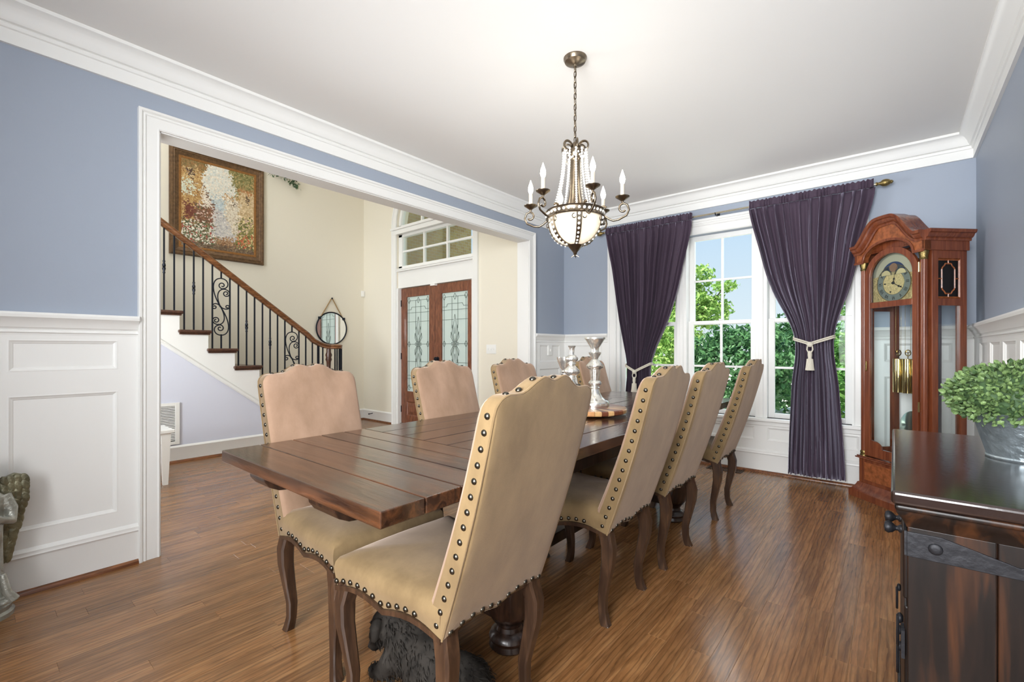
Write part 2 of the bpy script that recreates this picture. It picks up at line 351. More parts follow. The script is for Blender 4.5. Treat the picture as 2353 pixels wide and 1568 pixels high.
# floor: boards run along Y
floor = MB().box(FX-.1, YB-.1, -.05, X1+.1, Y1+.1, -.012).build('floor', 'black'); struct(floor, 'red oak strip floor running through dining room and foyer')
W = .083; boards = []
x = FX
while x < X1-.001:
    x1 = min(x+W, X1); y = YB - random.random()
    ymax = Y1 if x >= -.15 else FY+.2
    while y < ymax:
        ln = random.choice((.45, .7, .9, 1.1, 1.4, 1.7))*random.uniform(.85, 1.15); y2 = min(y+ln, ymax)
        a = max(y, YB)
        if y2-a > .02: boards.append((x, a, x1, y2))
        y = y2
    x = x1
def barea(b_):
    q = [proj((u, v, 0)) for u, v in ((b_[0], b_[1]), (b_[2], b_[1]), (b_[2], b_[3]), (b_[0], b_[3]))]
    if any(p is None for p in q):
        # partly behind the camera: shorten
        a = max(b_[1], .35); 
        if a >= b_[3]: return 0
        q = [proj((u, v, 0)) for u, v in ((b_[0], a), (b_[2], a), (b_[2], b_[3]), (b_[0], b_[3]))]
        if any(p is None for p in q): return 0
    pts = [(min(max(p[0], 0), 2353), min(max(p[1], 0), 1568)) for p in q]
    s = 0
    for i in range(4): s += pts[i][0]*pts[(i+1) % 4][1]-pts[(i+1) % 4][0]*pts[i][1]
    return abs(s)/2
boards.sort(key=barea, reverse=True)
rest = MB()
for i, (x0, y0, x1, y1) in enumerate(boards):
    gp = .00015
    if i < 300:
        cx, cy = (x0+x1)/2, (y0+y1)/2
        MB().cbox(x0+gp-cx, y0+gp-cy, -.012, x1-gp-cx, y1-gp-cy, random.uniform(-.0002, .0002), .0005).build('floorboard', 'oak', floor, loc=(cx, cy, 0), recalc=False)
    else: rest.cbox(x0+gp, y0+gp, -.012, x1-gp, y1-gp, 0, .0005)
tag(rest.build('floorboard', 'oak', floor, recalc=False), kind='stuff')

# ceilings
struct(MB().box(0, YB, ZC, X1, Y1, ZC+.1).build('ceiling', 'ceil'), 'white painted dining room ceiling')
struct(MB().box(FX-.1, YB, FZ, -.15, FY+.2, FZ+.1).build('ceiling_foyer', 'ceil'), 'high white ceiling of the two storey foyer')

# left wall with the wide opening (blue on the dining side, cream towards the foyer)
w = MB()
w.box(-.075, YB, 0, 0, OY0, ZC); w.box(-.075, OY1, 0, 0, Y1+.15, ZC); w.box(-.075, OY0, OZ, 0, OY1, ZC)
struct(w.build('wall_left', 'blue'), 'blue grey dining wall with the wide cased opening')
w = MB(); w.box(-.15, YB, 0, -.075, OY0, FZ); w.box(-.15, OY1, 0, -.075, FY+.2, FZ); w.box(-.15, OY0, OZ, -.075, OY1, FZ)
struct(w.build('wall_foyer_side', 'cream'), 'cream foyer side of the wall between the rooms')
# window wall: opening for the triple window
WX0, WX1, WZ0, WZ1 = .74, 3.0, .53, 2.40
w = MB(); w.box(-.15, Y1, 0, WX0, Y1+.15, ZC); w.box(WX1, Y1, 0, X1+.15, Y1+.15, ZC); w.box(WX0, Y1, 0, WX1, Y1+.15, WZ0); w.box(WX0, Y1, WZ1, WX1, Y1+.15, ZC)
struct(w.build('wall_front', 'blue'), 'blue grey wall holding the triple window')
struct(MB().box(X1, YB, 0, X1+.15, Y1, ZC).build('wall_right', 'blue'), 'blue grey wall behind the buffet and clock')
w = MB(); w.box(-.15, YB-.15, 0, X1+.15, YB, ZC)
struct(w.build('wall_back', 'blue'), 'blue grey wall behind the camera')
# foyer walls
w = MB().box(FX-.15, YB, 0, FX, FY+.2, FZ)
struct(w.build('wall_foyer_far', 'cream'), 'tall cream stair wall with the painting')
DX0, DX1 = -2.75, -1.06; DC = (DX0+DX1)/2; DR = (DX1-DX0)/2; SPR = 3.09
w = MB(); w.box(FX-.15, FY, 0, DX0, FY+.2, FZ); w.box(DX1, FY, 0, -.15, FY+.2, FZ); w.box(DX0, FY, SPR+DR+.02, DX1, FY+.2, FZ)
arc = [(DC-DR*math.cos(PI*i/20), SPR+DR*math.sin(PI*i/20)) for i in range(21)]
for i in range(20):
    (a, za), (b_, zb) = arc[i], arc[i+1]; zt = SPR+DR+.02
    w.add([(a, FY, za), (b_, FY, zb), (b_, FY, zt), (a, FY, zt), (a, FY+.2, za), (b_, FY+.2, zb), (b_, FY+.2, zt), (a, FY+.2, zt)], [(0,1,2,3), (7,6,5,4), (0,4,5,1), (2,6,7,3)])
struct(w.build('wall_foyer_front', 'cream'), 'cream foyer wall around the double front door')
struct(MB().box(FX-.15, YB-.15, 0, -.15, YB, FZ).build('wall_foyer_back', 'cream'), 'cream rear wall of the foyer')

# crown moulding
crown = [(0, 2.66), (.018, 2.66), (.018, 2.728), (.026, 2.732), (.030, 2.745), (.026, 2.752), (.040, 2.756), (.044, 2.762), (.048, 2.768), (.056, 2.790), (.070, 2.812), (.088, 2.826), (.098, 2.830), (.102, 2.832), (.102, 2.85), (0, 2.85)]
struct(MB().sweep([(0, YB, 0), (0, Y1, 0), (X1, Y1, 0), (X1, YB, 0)], crown, (0, 0, 1)).build('trim_1', 'trim', smooth=35), 'white crown moulding around the ceiling')
# casing of the wide opening + jamb lining
cas = [(0, 0), (0, .016), (-.006, .020), (-.012, .016), (-.062, .020), (-.068, .026), (-.074, .026), (-.078, .022), (-.086, .034), (-.097, .036), (-.100, .032), (-.100, 0)]
c1 = MB().sweep([(0, OY0, 0), (0, OY0, OZ), (0, OY1, OZ), (0, OY1, 0)], cas, (1, 0, 0)).build('trim_2', 'trim', smooth=30); struct(c1, 'white casing around the wide foyer opening')
jl = MB(); jl.box(-.152, OY0-.02, 0, .004, OY0+.006, OZ); jl.box(-.152, OY1-.006, 0, .004, OY1+.02, OZ); jl.box(-.152, OY0-.02, OZ-.006, .004, OY1+.02, OZ+.02)
jl.build('jamb', 'trim', c1)
cb_ = MB().sweep([(-.15, OY1, 0), (-.15, OY1, OZ), (-.15, OY0, OZ), (-.15, OY0, 0)], cas, (-1, 0, 0)).build('casing_back', 'trim', c1, smooth=30)

# wainscot on left wall / window wall / right wall
RAILP = [(0, 1.265), (.012, 1.265), (.014, 1.275), (.020, 1.280), (.018, 1.288), (.012, 1.292), (.016, 1.300), (.022, 1.304), (.030, 1.325), (.045, 1.345), (.054, 1.352), (.056, 1.366), (.050, 1.377), (0, 1.379)]
BASEP = [(0, .0), (.020, .0), (.020, .172), (.022, .178), (.028, .186), (.024, .196), (.026, .206), (.016, .220), (.010, .224), (0, .224)]
SHOE = [(0, 0), (.036, 0), (.034, .012), (.028, .020), (.020, .024), (0, .024)]
def rect_on(p, t, y0, y1, z0, z1, d):
    """point helper on a wall plane: p origin, t along-direction, d out of wall"""
    p, t, d = Vector(p), Vector(t), Vector(d); return p, t, d
def wbox(mb, p, t, d, a0, a1, z0, z1, d0, d1):
    p, t, d = Vector(p), Vector(t), Vector(d); vs = []
    for z in (z0, z1):
        for a, b_ in ((a0, d0), (a1, d0), (a1, d1), (a0, d1)): q = p + t*a + d*b_; vs.append((q.x, q.y, z))
    mb.add(vs, [(0,3,2,1), (4,5,6,7), (0,1,5,4), (1,2,6,5), (2,3,7,6), (3,0,4,7)])
def panel_frame(name, parent, p, t, d, a0, a1, z0, z1):
    """recessed panel: sunken field + sloped ogee moulding round its edge"""
    p, t, d = Vector(p), Vector(t), Vector(d)
    def P(a, z, k): q = p + t*a + d*k; return Vector((q.x, q.y, z))
    prof = ((0, .012), (.006, .013), (.012, .008), (.020, .004), (.022, .001))
    rings = [[tuple(P(a0+i, z0+i, k)), tuple(P(a1-i, z0+i, k)), tuple(P(a1-i, z1-i, k)), tuple(P(a0+i, z1-i, k))] for i, k in prof]
    return MB().loft(rings, True, False, True).build(name, 'trim', parent)
def wainscot(nm, label, p, t, d, a0, a1, panels, z_top=1.27, rows=((.305, .97), (1.085, 1.245))):
    """panels: list of (start, end) along the wall"""
    root = MB()
    # stiles and rails of the framed ground, 12 mm proud, leaving the panel fields open
    zs = [.22] + [z for r in rows for z in r] + [z_top]
    for i in range(0, len(zs), 2): wbox(root, p, t, d, a0, a1, zs[i], zs[i+1], 0, .012)
    for z0, z1 in rows:
        e = a0
        for s0, s1 in panels: wbox(root, p, t, d, e, s0, z0, z1, 0, .012); e = s1
        wbox(root, p, t, d, e, a1, z0, z1, 0, .012)
    o = root.build(nm, 'trim'); struct(o, label)
    for z0, z1 in rows:
        for s0, s1 in panels: panel_frame('panel', o, p, t, d, s0, s1, z0, z1)
    return o
def run(o, path, names=('chair_rail', 'baseboard', 'shoe')):
    if 'chair_rail' in names: MB().sweep(path, RAILP, (0, 0, 1)).build('chair_rail', 'trim', o, smooth=35)
    if 'baseboard' in names: MB().sweep(path, BASEP, (0, 0, 1)).build('baseboard', 'trim', o, smooth=35)
    if 'shoe' in names: MB().sweep(path, SHOE, (0, 0, 1)).build('shoe_moulding', 'shoe', o, smooth=40)
o = wainscot('trim_3', 'white panelled wainscot left of the wide opening', (0, 0, 0), (0, 1, 0), (1, 0, 0), YB, OY0-.1, [(-1.38, -.93), (-.84, -.39), (-.37+.0, .02)] and [(-1.4, -.95), (-.87, -.42), (-.36, .055), (.14, .55)])
run(o, [(0, YB, 0), (0, OY0-.1, 0)])
# short pieces in the far left corner
o = wainscot('trim_4', 'white wainscot between foyer opening and corner', (0, 0, 0), (0, 1, 0), (1, 0, 0), OY1+.1, Y1, [(4.425, 4.861)], rows=((.305, .96), (1.03, 1.245)))
o2 = wainscot('trim_5', 'white wainscot between corner and the windows', (0, Y1, 0), (1, 0, 0), (0, -1, 0), 0, .64, [(.113, .558)], rows=((.305, .96), (1.03, 1.245)))
run(o, [(0, OY1+.1, 0), (0, Y1, 0), (.64, Y1, 0)], ('chair_rail',))
run(o, [(0, OY1+.1, 0), (0, Y1, 0), (X1, Y1, 0), (X1, YB, 0)], ('baseboard', 'shoe'))
# below and right of the windows
o3 = wainscot('trim_6', 'white panelled apron below the triple window', (0, Y1, 0), (1, 0, 0), (0, -1, 0), .64, 3.10, [(.70, 1.42), (1.52, 2.225), (2.325, 3.04)], z_top=.50, rows=((.31, .445),))
o4 = wainscot('trim_7', 'white wainscot right of the windows behind the clock', (0, Y1, 0), (1, 0, 0), (0, -1, 0), 3.10, X1, [(3.2, 3.62)])
run(o4, [(3.10, Y1, 0), (X1, Y1, 0), (X1, YB, 0)], ('chair_rail',))
pr = [(-1.4, -.98), (-.9, -.48), (-.4, .02), (.1, .52)] + [(.16+.46*k, .53+.46*k) for k in range(1, 10)]
pr = [(a, b_) for a, b_ in pr if b_ < Y1-.05]
wainscot('trim_8', 'white panelled wainscot on the right wall', (X1, 0, 0), (0, 1, 0), (-1, 0, 0), YB, Y1, pr)
# foyer baseboards
BF = [(0, 0), (.018, 0), (.018, .15), (.022, .158), (.016, .17), (.006, .178), (0, .178)]
fb = MB().sweep([(SX+.0, YB, 0), (SX, 3.05, 0)], BF, (0, 0, 1)).build('baseboard_foyer', 'trim', smooth=35); struct(fb, 'white baseboard below the stairs')
MB().sweep([(SX, YB, 0), (SX, 3.05, 0)], SHOE, (0, 0, 1)).build('shoe_moulding', 'shoe', fb, smooth=40)
fb2 = MB().sweep([(FX, 3.3, 0), (FX, FY, 0), (DX0-.11, FY, 0)], BF, (0, 0, 1)).build('baseboard_far', 'trim', smooth=35); struct(fb2, 'white baseboard in the foyer corner')
MB().sweep([(FX, 3.3, 0), (FX, FY, 0), (DX0-.11, FY, 0)], SHOE, (0, 0, 1)).build('shoe_moulding', 'shoe', fb2, smooth=40)
fb3 = MB().sweep([(DX1+.11, FY, 0), (-.15, FY, 0)], BF, (0, 0, 1)).build('baseboard_door', 'trim', smooth=35); struct(fb3, 'white baseboard right of the front door')

# triple window ----------------------------------------------------
wc = [(0, 0), (0, .018), (-.010, .024), (-.075, .024), (-.080, .032), (-.100, .034), (-.102, 0)]
t9 = MB(); t9.sweep([(WX0, Y1, WZ0), (WX0, Y1, WZ1), (WX1, Y1, WZ1), (WX1, Y1, WZ0)], wc, (0, -1, 0))
o = t9.build('trim_9', 'trim', smooth=30); struct(o, 'white casing and sill of the triple window')
hp = MB()
for z0, z1, d in ((2.485, 2.500, .036), (2.50, 2.52, .042), (2.52, 2.545, .05)): hp.box(WX0-.11, Y1-d, z0, WX1+.11, Y1, z1)
hp.build('head_cap', 'trim', o, bevel=.003)
stl = MB(); stl.box(WX0-.13, Y1-.06, WZ0-.03, WX1+.13, Y1+.10, WZ0); stl.build('sill', 'trim', o, bevel=.006)
ap = MB(); ap.box(WX0-.10, Y1-.022, WZ0-.075, WX1+.10, Y1, WZ0-.03); ap.build('sill_apron', 'trim', o, bevel=.006)
wins = [(.78, 1.46), (1.565, 2.225), (2.33, 2.985)]
for m0, m1 in ((1.46, 1.565), (2.225, 2.33)):
    mm = MB(); mm.box(m0, Y1-.018, WZ0, m1, Y1+.14, WZ1)
    cxm = (m0+m1)/2; mm.box(cxm-.02, Y1-.028, WZ0, cxm+.02, Y1-.018, WZ1); mm.build('mullion', 'trim', o, bevel=.004)
sd = MB(); sd.box(WX0, Y1, WZ0, .78, Y1+.14, WZ1); sd.box(2.985, Y1, WZ0, WX1, Y1+.14, WZ1); sd.build('jamb', 'trim', o)
lb = ['left sash window mostly hidden by the tied plum curtains', 'middle sash window between the two plum curtains', 'right sash window behind the single tied plum curtain']
for i, (x0, x1) in enumerate(wins):
    wr_ = empty('window_%d' % (i+1), ((x0+x1)/2, Y1, WZ0)); struct(wr_, lb[i])
    ox, oz = (x0+x1)/2, WZ0; hw = (x1-x0)/2; H = WZ1-WZ0; mz = 1.47-WZ0; st = .052
    for nm, za, zb, yy in (('lower_sash', .0, mz+.02, .045), ('upper_sash', mz-.02, H, .085)):
        s_ = MB(); b0 = .045 if nm == 'lower_sash' else .036; t0 = .036 if nm == 'lower_sash' else .05
        s_.box(-hw, yy, za, -hw+st, yy+.035, zb); s_.box(hw-st, yy, za, hw, yy+.035, zb); s_.box(-hw+st, yy, za, hw-st, yy+.035, za+b0); s_.box(-hw+st, yy, zb-t0, hw-st, yy+.035, zb)
        so = s_.build(nm, 'trim', wr_, bevel=.003)
        g0, g1, h0, h1 = -hw+st, hw-st, za+b0, zb-t0
        mu = MB(); zm = (h0+h1)/2; mu.box(-.010, yy+.004, h0, .010, yy+.03, h1); mu.build('muntin', 'trim', so)
        mu = MB(); mu.box(g0, yy+.005, zm-.010, g1, yy+.029, zm+.010); mu.build('muntin', 'trim', so)
        for pa, pb in ((g0, -.010), (.010, g1)):
            for qa, qb in ((h0, zm-.010), (zm+.010, h1)):
                MB().box(pa, yy+.016, qa, pb, yy+.019, qb).build('pane', 'glass', so)
    lk = MB(); lk.box(-.02, .035, mz+.02, .02, .05, mz+.035); lk.build('sash_lock', 'white', wr_, bevel=.003)

# front door unit ---------------------------------------------------
DY = FY+.06
u = MB().sweep([(DX0, FY, 0), (DX0, FY, SPR)], [(-.10, 0), (-.10, .03), (-.085, .03), (-.08, .022), (0, .018), (0, 0)], (0, -1, 0))
u.sweep([(DX1, FY, SPR), (DX1, FY, 0)], [(-.10, 0), (-.10, .03), (-.085, .03), (-.08, .022), (0, .018), (0, 0)], (0, -1, 0))
t10 = u.build('trim_10', 'trim', smooth=30); struct(t10, 'white casing around front door and transom')
q = MB(); q.box(DX0, DY-.03, 2.145, DX1, FY+.18, 2.46); q.build('door_head_panel', 'trim', t10)
q = MB(); q.box(DX0-.02, FY-.012, 2.40, DX1+.02, FY+.06, 2.425); q.box(DX0-.02, FY-.02, 2.425, DX1+.02, FY+.06, 2.44); q.build('transom_sill', 'trim', t10, bevel=.003)
q = MB(); q.box(DX0-.12, FY-.04, 3.055, DX1+.12, FY+.12, 3.09); q.box(DX0-.10, FY-.024, 2.985, DX1+.10, FY+.10, 3.055); q.build('transom_head', 'trim', t10, bevel=.004)
q = MB(); q.box(DX0, FY, 0, DX0+.035, FY+.18, 2.145); q.box(DX1-.035, FY, 0, DX1, FY+.18, 2.145); q.build('jamb', 'trim', t10)
q = MB(); q.box(DX0, DY-.02, 0.0, DX1, FY+.18, .025); q.build('threshold', 'register', t10)
arp = [(DC-(DR)*math.cos(PI*i/28), FY, SPR+(DR)*math.sin(PI*i/28)) for i in range(29)]
MB().sweep(arp, [(-.10, 0), (-.10, .03), (-.08, .03), (-.075, .02), (0, .018), (0, 0)], (0, -1, 0)).build('arch_casing', 'trim', t10, smooth=30)
# transom: 3 x 2 panes
w4 = empty('window_4', (DC, DY, 2.46)); struct(w4, 'rectangular transom window above the front door')
tw = DR; q = MB(); th = .525
q.box(-tw, -.02, 0, -tw+.085, .05, th); q.box(tw-.06, -.02, 0, tw, .05, th); q.box(-tw, -.02, 0, tw, .05, .03); q.box(-tw, -.02, th-.04, tw, .05, th); fr = q.build('sash', 'trim', w4, bevel=.003)
gx0, gx1 = -tw+.085, tw-.06; gw = (gx1-gx0)/3; gz = (.03, (.03+th-.04)/2, th-.04)
for k in (1, 2): MB().box(gx0+gw*k-.014, -.01, .03, gx0+gw*k+.014, .03, th-.04).build('muntin', 'trim', w4)
MB().box(gx0, -.008, gz[1]-.014, gx1, .028, gz[1]+.014).build('muntin', 'trim', w4)
for k in range(3):
    for r_ in range(2): MB().box(gx0+gw*k, .012, gz[r_], gx0+gw*(k+1), .016, gz[r_+1]).build('pane', 'glass', w4)
# arch window
w5 = empty('window_5', (DC, DY, SPR)); struct(w5, 'half round arched window above the transom')
rim = [(DC-(DR-.0)*math.cos(PI*i/28)-DC, 0, (DR)*math.sin(PI*i/28)) for i in range(29)]
MB().sweep(rim, [(0, -.05), (0, .02), (.05, .02), (.05, -.05)], (0, -1, 0)).build('arch_frame', 'trim', w5, smooth=30)
MB().box(-DR, -.02, 0, DR, .05, .04).build('bottom_rail', 'trim', w5)
for a in (-.30, .30): MB().box(a-.014, -.01, .04, a+.014, .03, math.sqrt(DR*DR-a*a)-.02).build('muntin', 'trim', w5)
MB().prism([(0+(DR-.04)*math.cos(PI*i/24), .012, .02+(DR-.06)*math.sin(PI*i/24)) for i in range(25)], (0, .004, 0)).build('pane', 'glass', w5)

def door_leaf(nm, x0, x1, label, hinge, hardware):
    r = empty(nm, ((x0+x1)/2, DY, .028)); struct(r, label); hw = (x1-x0)/2; H = 2.11; sl, sr = .135, .135
    z0, z1 = .505, H-.14; f = MB()
    f.box(-hw, 0, 0, -hw+sl, .045, H); f.box(hw-sr, 0, 0, hw, .045, H); f.box(-hw+sl, 0, H-.14, hw-sr, .045, H)
    f.box(-hw+sl, 0, z0-.16, hw-sr, .045, z0); f.box(-hw+sl, 0, 0, hw-sr, .045, .13)
    f.build('stiles_and_rails', 'door', r, bevel=.004)
    a0, a1 = -hw+sl, hw-sr
    # raised lower panel
    rings = [[(a0+i, k, .13+i), (a1-i, k, .13+i), (a1-i, k, z0-.16-i), (a0+i, k, z0-.16-i)] for i, k in ((0, .006), (.012, .018), (.02, .02), (.06, .008), (.062, .007))]
    MB().loft(rings, True, False, True).build('lower_panel', 'door', r)
    MB().box(a0, .02, z0, a1, .026, z1).build('glass_pane', 'leaded', r)
    # lead came pattern
    c = MB(); gy = .014; cx = 0; zc = (z0+z1)/2; H2 = (z1-z0); gwid = a1-a0; e = .045
    def ln(p, q_, w=.0026): c.tube([(p[0], gy, p[1]), (q_[0], gy, q_[1])], w, 6)
    def dia(x, z, rx=.03, rz=.045):
        P = [(x, z+rz), (x+rx, z), (x, z-rz), (x-rx, z)]
        for i in range(4): ln(P[i], P[(i+1) % 4])
    L_, R_, T_, B_ = a0+e, a1-e, z1-.06, z0+.06
    for xx in (L_, R_): ln((xx, T_), (xx, B_))
    for zz in (T_, B_): ln((L_, zz), (R_, zz))
    for xx in (L_, 0, R_):
        for zz in (T_, B_): dia(xx, zz)
    for sgn, zz in ((1, z1-.18), (-1, z0+.18)):
        ln((a0, zz-.02*sgn), (L_+.05, zz-.02*sgn)); ln((a1, zz-.02*sgn), (R_-.05, zz-.02*sgn)); ln((L_+.05, zz-.02*sgn), (L_+.07, zz+.02*sgn)); ln((R_-.05, zz-.02*sgn), (R_-.07, zz+.02*sgn)); ln((L_+.07, zz+.02*sgn), (R_-.07, zz+.02*sgn))
    for fz in (.24, .38, -.24, -.38) : ln((a0, zc+fz*H2/1.15), (a1, zc+fz*H2/1.15)) if abs(fz) > .3 else (ln((a0, zc+fz*H2/1.15+.04), (-.03, zc+fz*H2/1.15+.04)), ln((.03, zc+fz*H2/1.15+.04), (a1, zc+fz*H2/1.15+.04)))
    ln((a0, zc), (-.08, zc)); ln((.08, zc), (a1, zc)); dia(L_, zc); dia(R_, zc)
    for xx in (-.06, .06): ln((xx, T_), (xx, zc+.22)); ln((xx, B_), (xx, zc-.22))
    # central flower of long bevels
    for sg in (1, -1):
        for bx, tx, h0, h1, bw in ((0, 0, .14, .42, .028), (-.045, -.012, .03, .27, .016), (.045, .012, .03, .27, .016), (-.07, -.03, .02, .17, .014), (.07, .03, .02, .17, .014)):
            P = [(tx, zc+sg*h0), (bx-bw, zc+sg*(h0+h1)/2), (bx*1.1, zc+sg*h1), (bx+bw, zc+sg*(h0+h1)/2)]
            for i in range(4): ln(P[i], P[(i+1) % 4], .0024)
    for dx, dz in ((0, 0), (.03, 0), (-.03, 0), (.06, 0), (-.06, 0), (.015, .022), (-.015, .022), (.015, -.022), (-.015, -.022)): dia(dx, zc+dz, .016, .024)
    c.build('lead_came', 'lead', r)
    hx = -hw if hinge < 0 else hw
    for hz in (.22, 1.05, 1.88): MB().box(hx-.012, -.008, hz-.05, hx+.012, .006, hz+.05).build('hinge', 'iron', r, bevel=.002)
    if hardware:
        k = MB(); k.lathe([(.001, 0), (.03, 0), (.032, .008), (.018, .012), (.014, .03), (.026, .04), (.03, .05), (.022, .062), (.001, .066)], 16); k.xf(Matrix.Translation((-hw+.06, 0, 1.02)) @ Matrix.Rotation(R(90), 4, 'X')); k.build('door_knob', 'iron', r, smooth=40)
        k = MB(); k.box(-hw+.03, -.008, .80, -hw+.09, 0, .92); k.build('lock_plate', 'iron', r, bevel=.003)
door_leaf('door_1', DX0+.036, DC-.002, 'left leaf of the mahogany front door with leaded glass', -1, False)
door_leaf('door_2', DC+.002, DX1-.036, 'right leaf of the mahogany front door with knob', 1, True)
tag(MB().box(DC-.05, FY+.005, 2.115, DC+.05, DY, 2.15).build('door_sensor', 'white', bevel=.004), 'small white sensor above the meeting door leaves', 'sensor')

# porch outside the front door
pw = MB(); pw.box(-3.45, FY+.2, -.1, -3.3, 6.6, 4.6); struct(pw.build('wall_porch', 'brick'), 'brick side wall of the entrance porch')
pw = MB(); pw.box(-.45, FY+.2, -.1, -.3, 6.6, 4.6); struct(pw.build('wall_porch_right', 'brick'), 'brick right side wall of the entrance porch')
struct(MB().box(-3.6, FY+.2, 4.6, -.15, 5.35, 4.7).build('ceiling_porch', 'ceil'), 'white porch ceiling')
struct(MB().box(-40, FY+.2, -.22, 40, 80, -.12).build('floor_outside', 'concrete'), 'pale sunlit ground outside the windows')

# ------------------------------------------------------------------ staircase
NT = 14
st_ = empty('staircase', (SX, 3.365, 0)); tag(st_, 'white staircase with dark wooden treads rising along the cream wall', 'staircase')
OX, OY = SX, 3.365
def nose(n): return 1.51+.265*(8-n)-OY           # local y of the front nosing of tread n
for n in range(1, NT+1):
    z = .2*n; yf = nose(n)
    t = MB(); ex = .035; t.box(FX-OX+.002, yf-.31, z-.035, ex, yf, z); to = t.build('tread', 'tread', st_, bevel=.012, seg=3)
    MB().box(FX-OX+.002, yf-.30, z-.052, ex-.014, yf-.014, z-.035).build('nosing_cove', 'tread', to, bevel=.006)
    MB().box(FX-OX+.002, yf-.045, z-.2+.0, -.002, yf-.03, z-.052).build('riser', 'trim', st_)
# white closed skirt on the visible side: stepped top, sloping bottom
sk = []
for n in range(NT, 0, -1):
    sk += [(nose(n)-.295, .2*n-.052), (nose(n)-.03, .2*n-.052)]
def zb_(yw): return 1.285-.762*(yw-1.32)          # stringer underside, world y
ya = nose(NT)-.295; yb = nose(1)-.03
poly = [(.0, y, z) for y, z in sk] + [(0, yb, 0), (0, 3.0-OY, 0)]
yy0 = 1.32+1.285/.762-OY
poly = [(0, y, z) for y, z in sk] + [(0, yb, 0.0), (0, min(yy0, yb-.02), 0.0), (0, ya, zb_(ya+OY))]
MB().prism(poly, (-.03, 0, 0)).build('skirt_board', 'trim', st_)
m_ = MB(); d = Vector((0, 1, -.762)).normalized(); p0 = Vector((0, ya, zb_(ya+OY))); p1 = Vector((0, yy0, 0))
m_.sweep([p0, p1], [(-.006, 0), (-.006, .012), (.004, .018), (.020, .020), (.030, .010), (.034, 0)], (1, 0, 0)); m_.build('stringer_moulding', 'trim', st_, smooth=35)
MB().prism([(-.006, ya, 0), (-.006, yy0, 0), (-.006, ya, zb_(ya+OY))], (-.05, 0, 0)).build('under_stair_wall', 'pale', st_)
# railing
rl = empty('stair_railing', (SX-.05, 3.173, 0)); tag(rl, 'black iron stair railing with scroll panels and brown wooden handrail', 'railing')
RX, RY = SX-.05, 3.173
def zr(yw): return 2.537-.735*(yw-1.307)
path = [(0, yw-RY, zr(yw)) for yw in (-.35, .4, 1.0, 1.6, 2.2, 2.75, 2.88)] + [(0, 2.96-RY, 1.305), (0, 3.04-RY, 1.262), (0, 3.12-RY, 1.235), (0, 3.19-RY, 1.225)]
hp = MB()
sec = [(-.030, -.030), (-.018, -.034), (.018, -.034), (.030, -.030), (.026, -.008), (.034, .006), (.030, .022), (.012, .032), (-.012, .032), (-.030, .022), (-.034, .006), (-.026, -.008)]
rings = []
for i, p in enumerate(path):
    a = Vector(path[min(i+1, len(path)-1)])-Vector(path[max(i-1, 0)]); a.normalize(); upv = Vector((1, 0, 0)).cross(a); upv = upv if upv.z > 0 else -upv
    rings.append([tuple(Vector(p)+Vector((1, 0, 0))*sx_+upv*sz_) for sx_, sz_ in sec])
hr = hp.loft(rings).build('handrail', 'rail', rl, smooth=40)
vol = MB(); vol.lathe([(.001, -.034), (.085, -.034), (.100, -.024), (.094, -.006), (.102, .006), (.096, .022), (.07, .032), (.001, .036)], 28, (-.02, .10, 1.225)); vol.build('volute', 'rail', hr, smooth=35)
nw = MB(); nw.lathe([(.001, 0), (.05, 0), (.05, .16), (.034, .2), (.03, .24), (.042, .28), (.034, .5), (.028, .80), (.026, .95), (.03, 1.02), (.042, 1.05), (.034, 1.08), (.044, 1.11), (.03, 1.15), (.03, 1.195), (.001, 1.195)], 18, (0, 0, 0)); nw.build('newel_post', 'tread', rl, smooth=40)
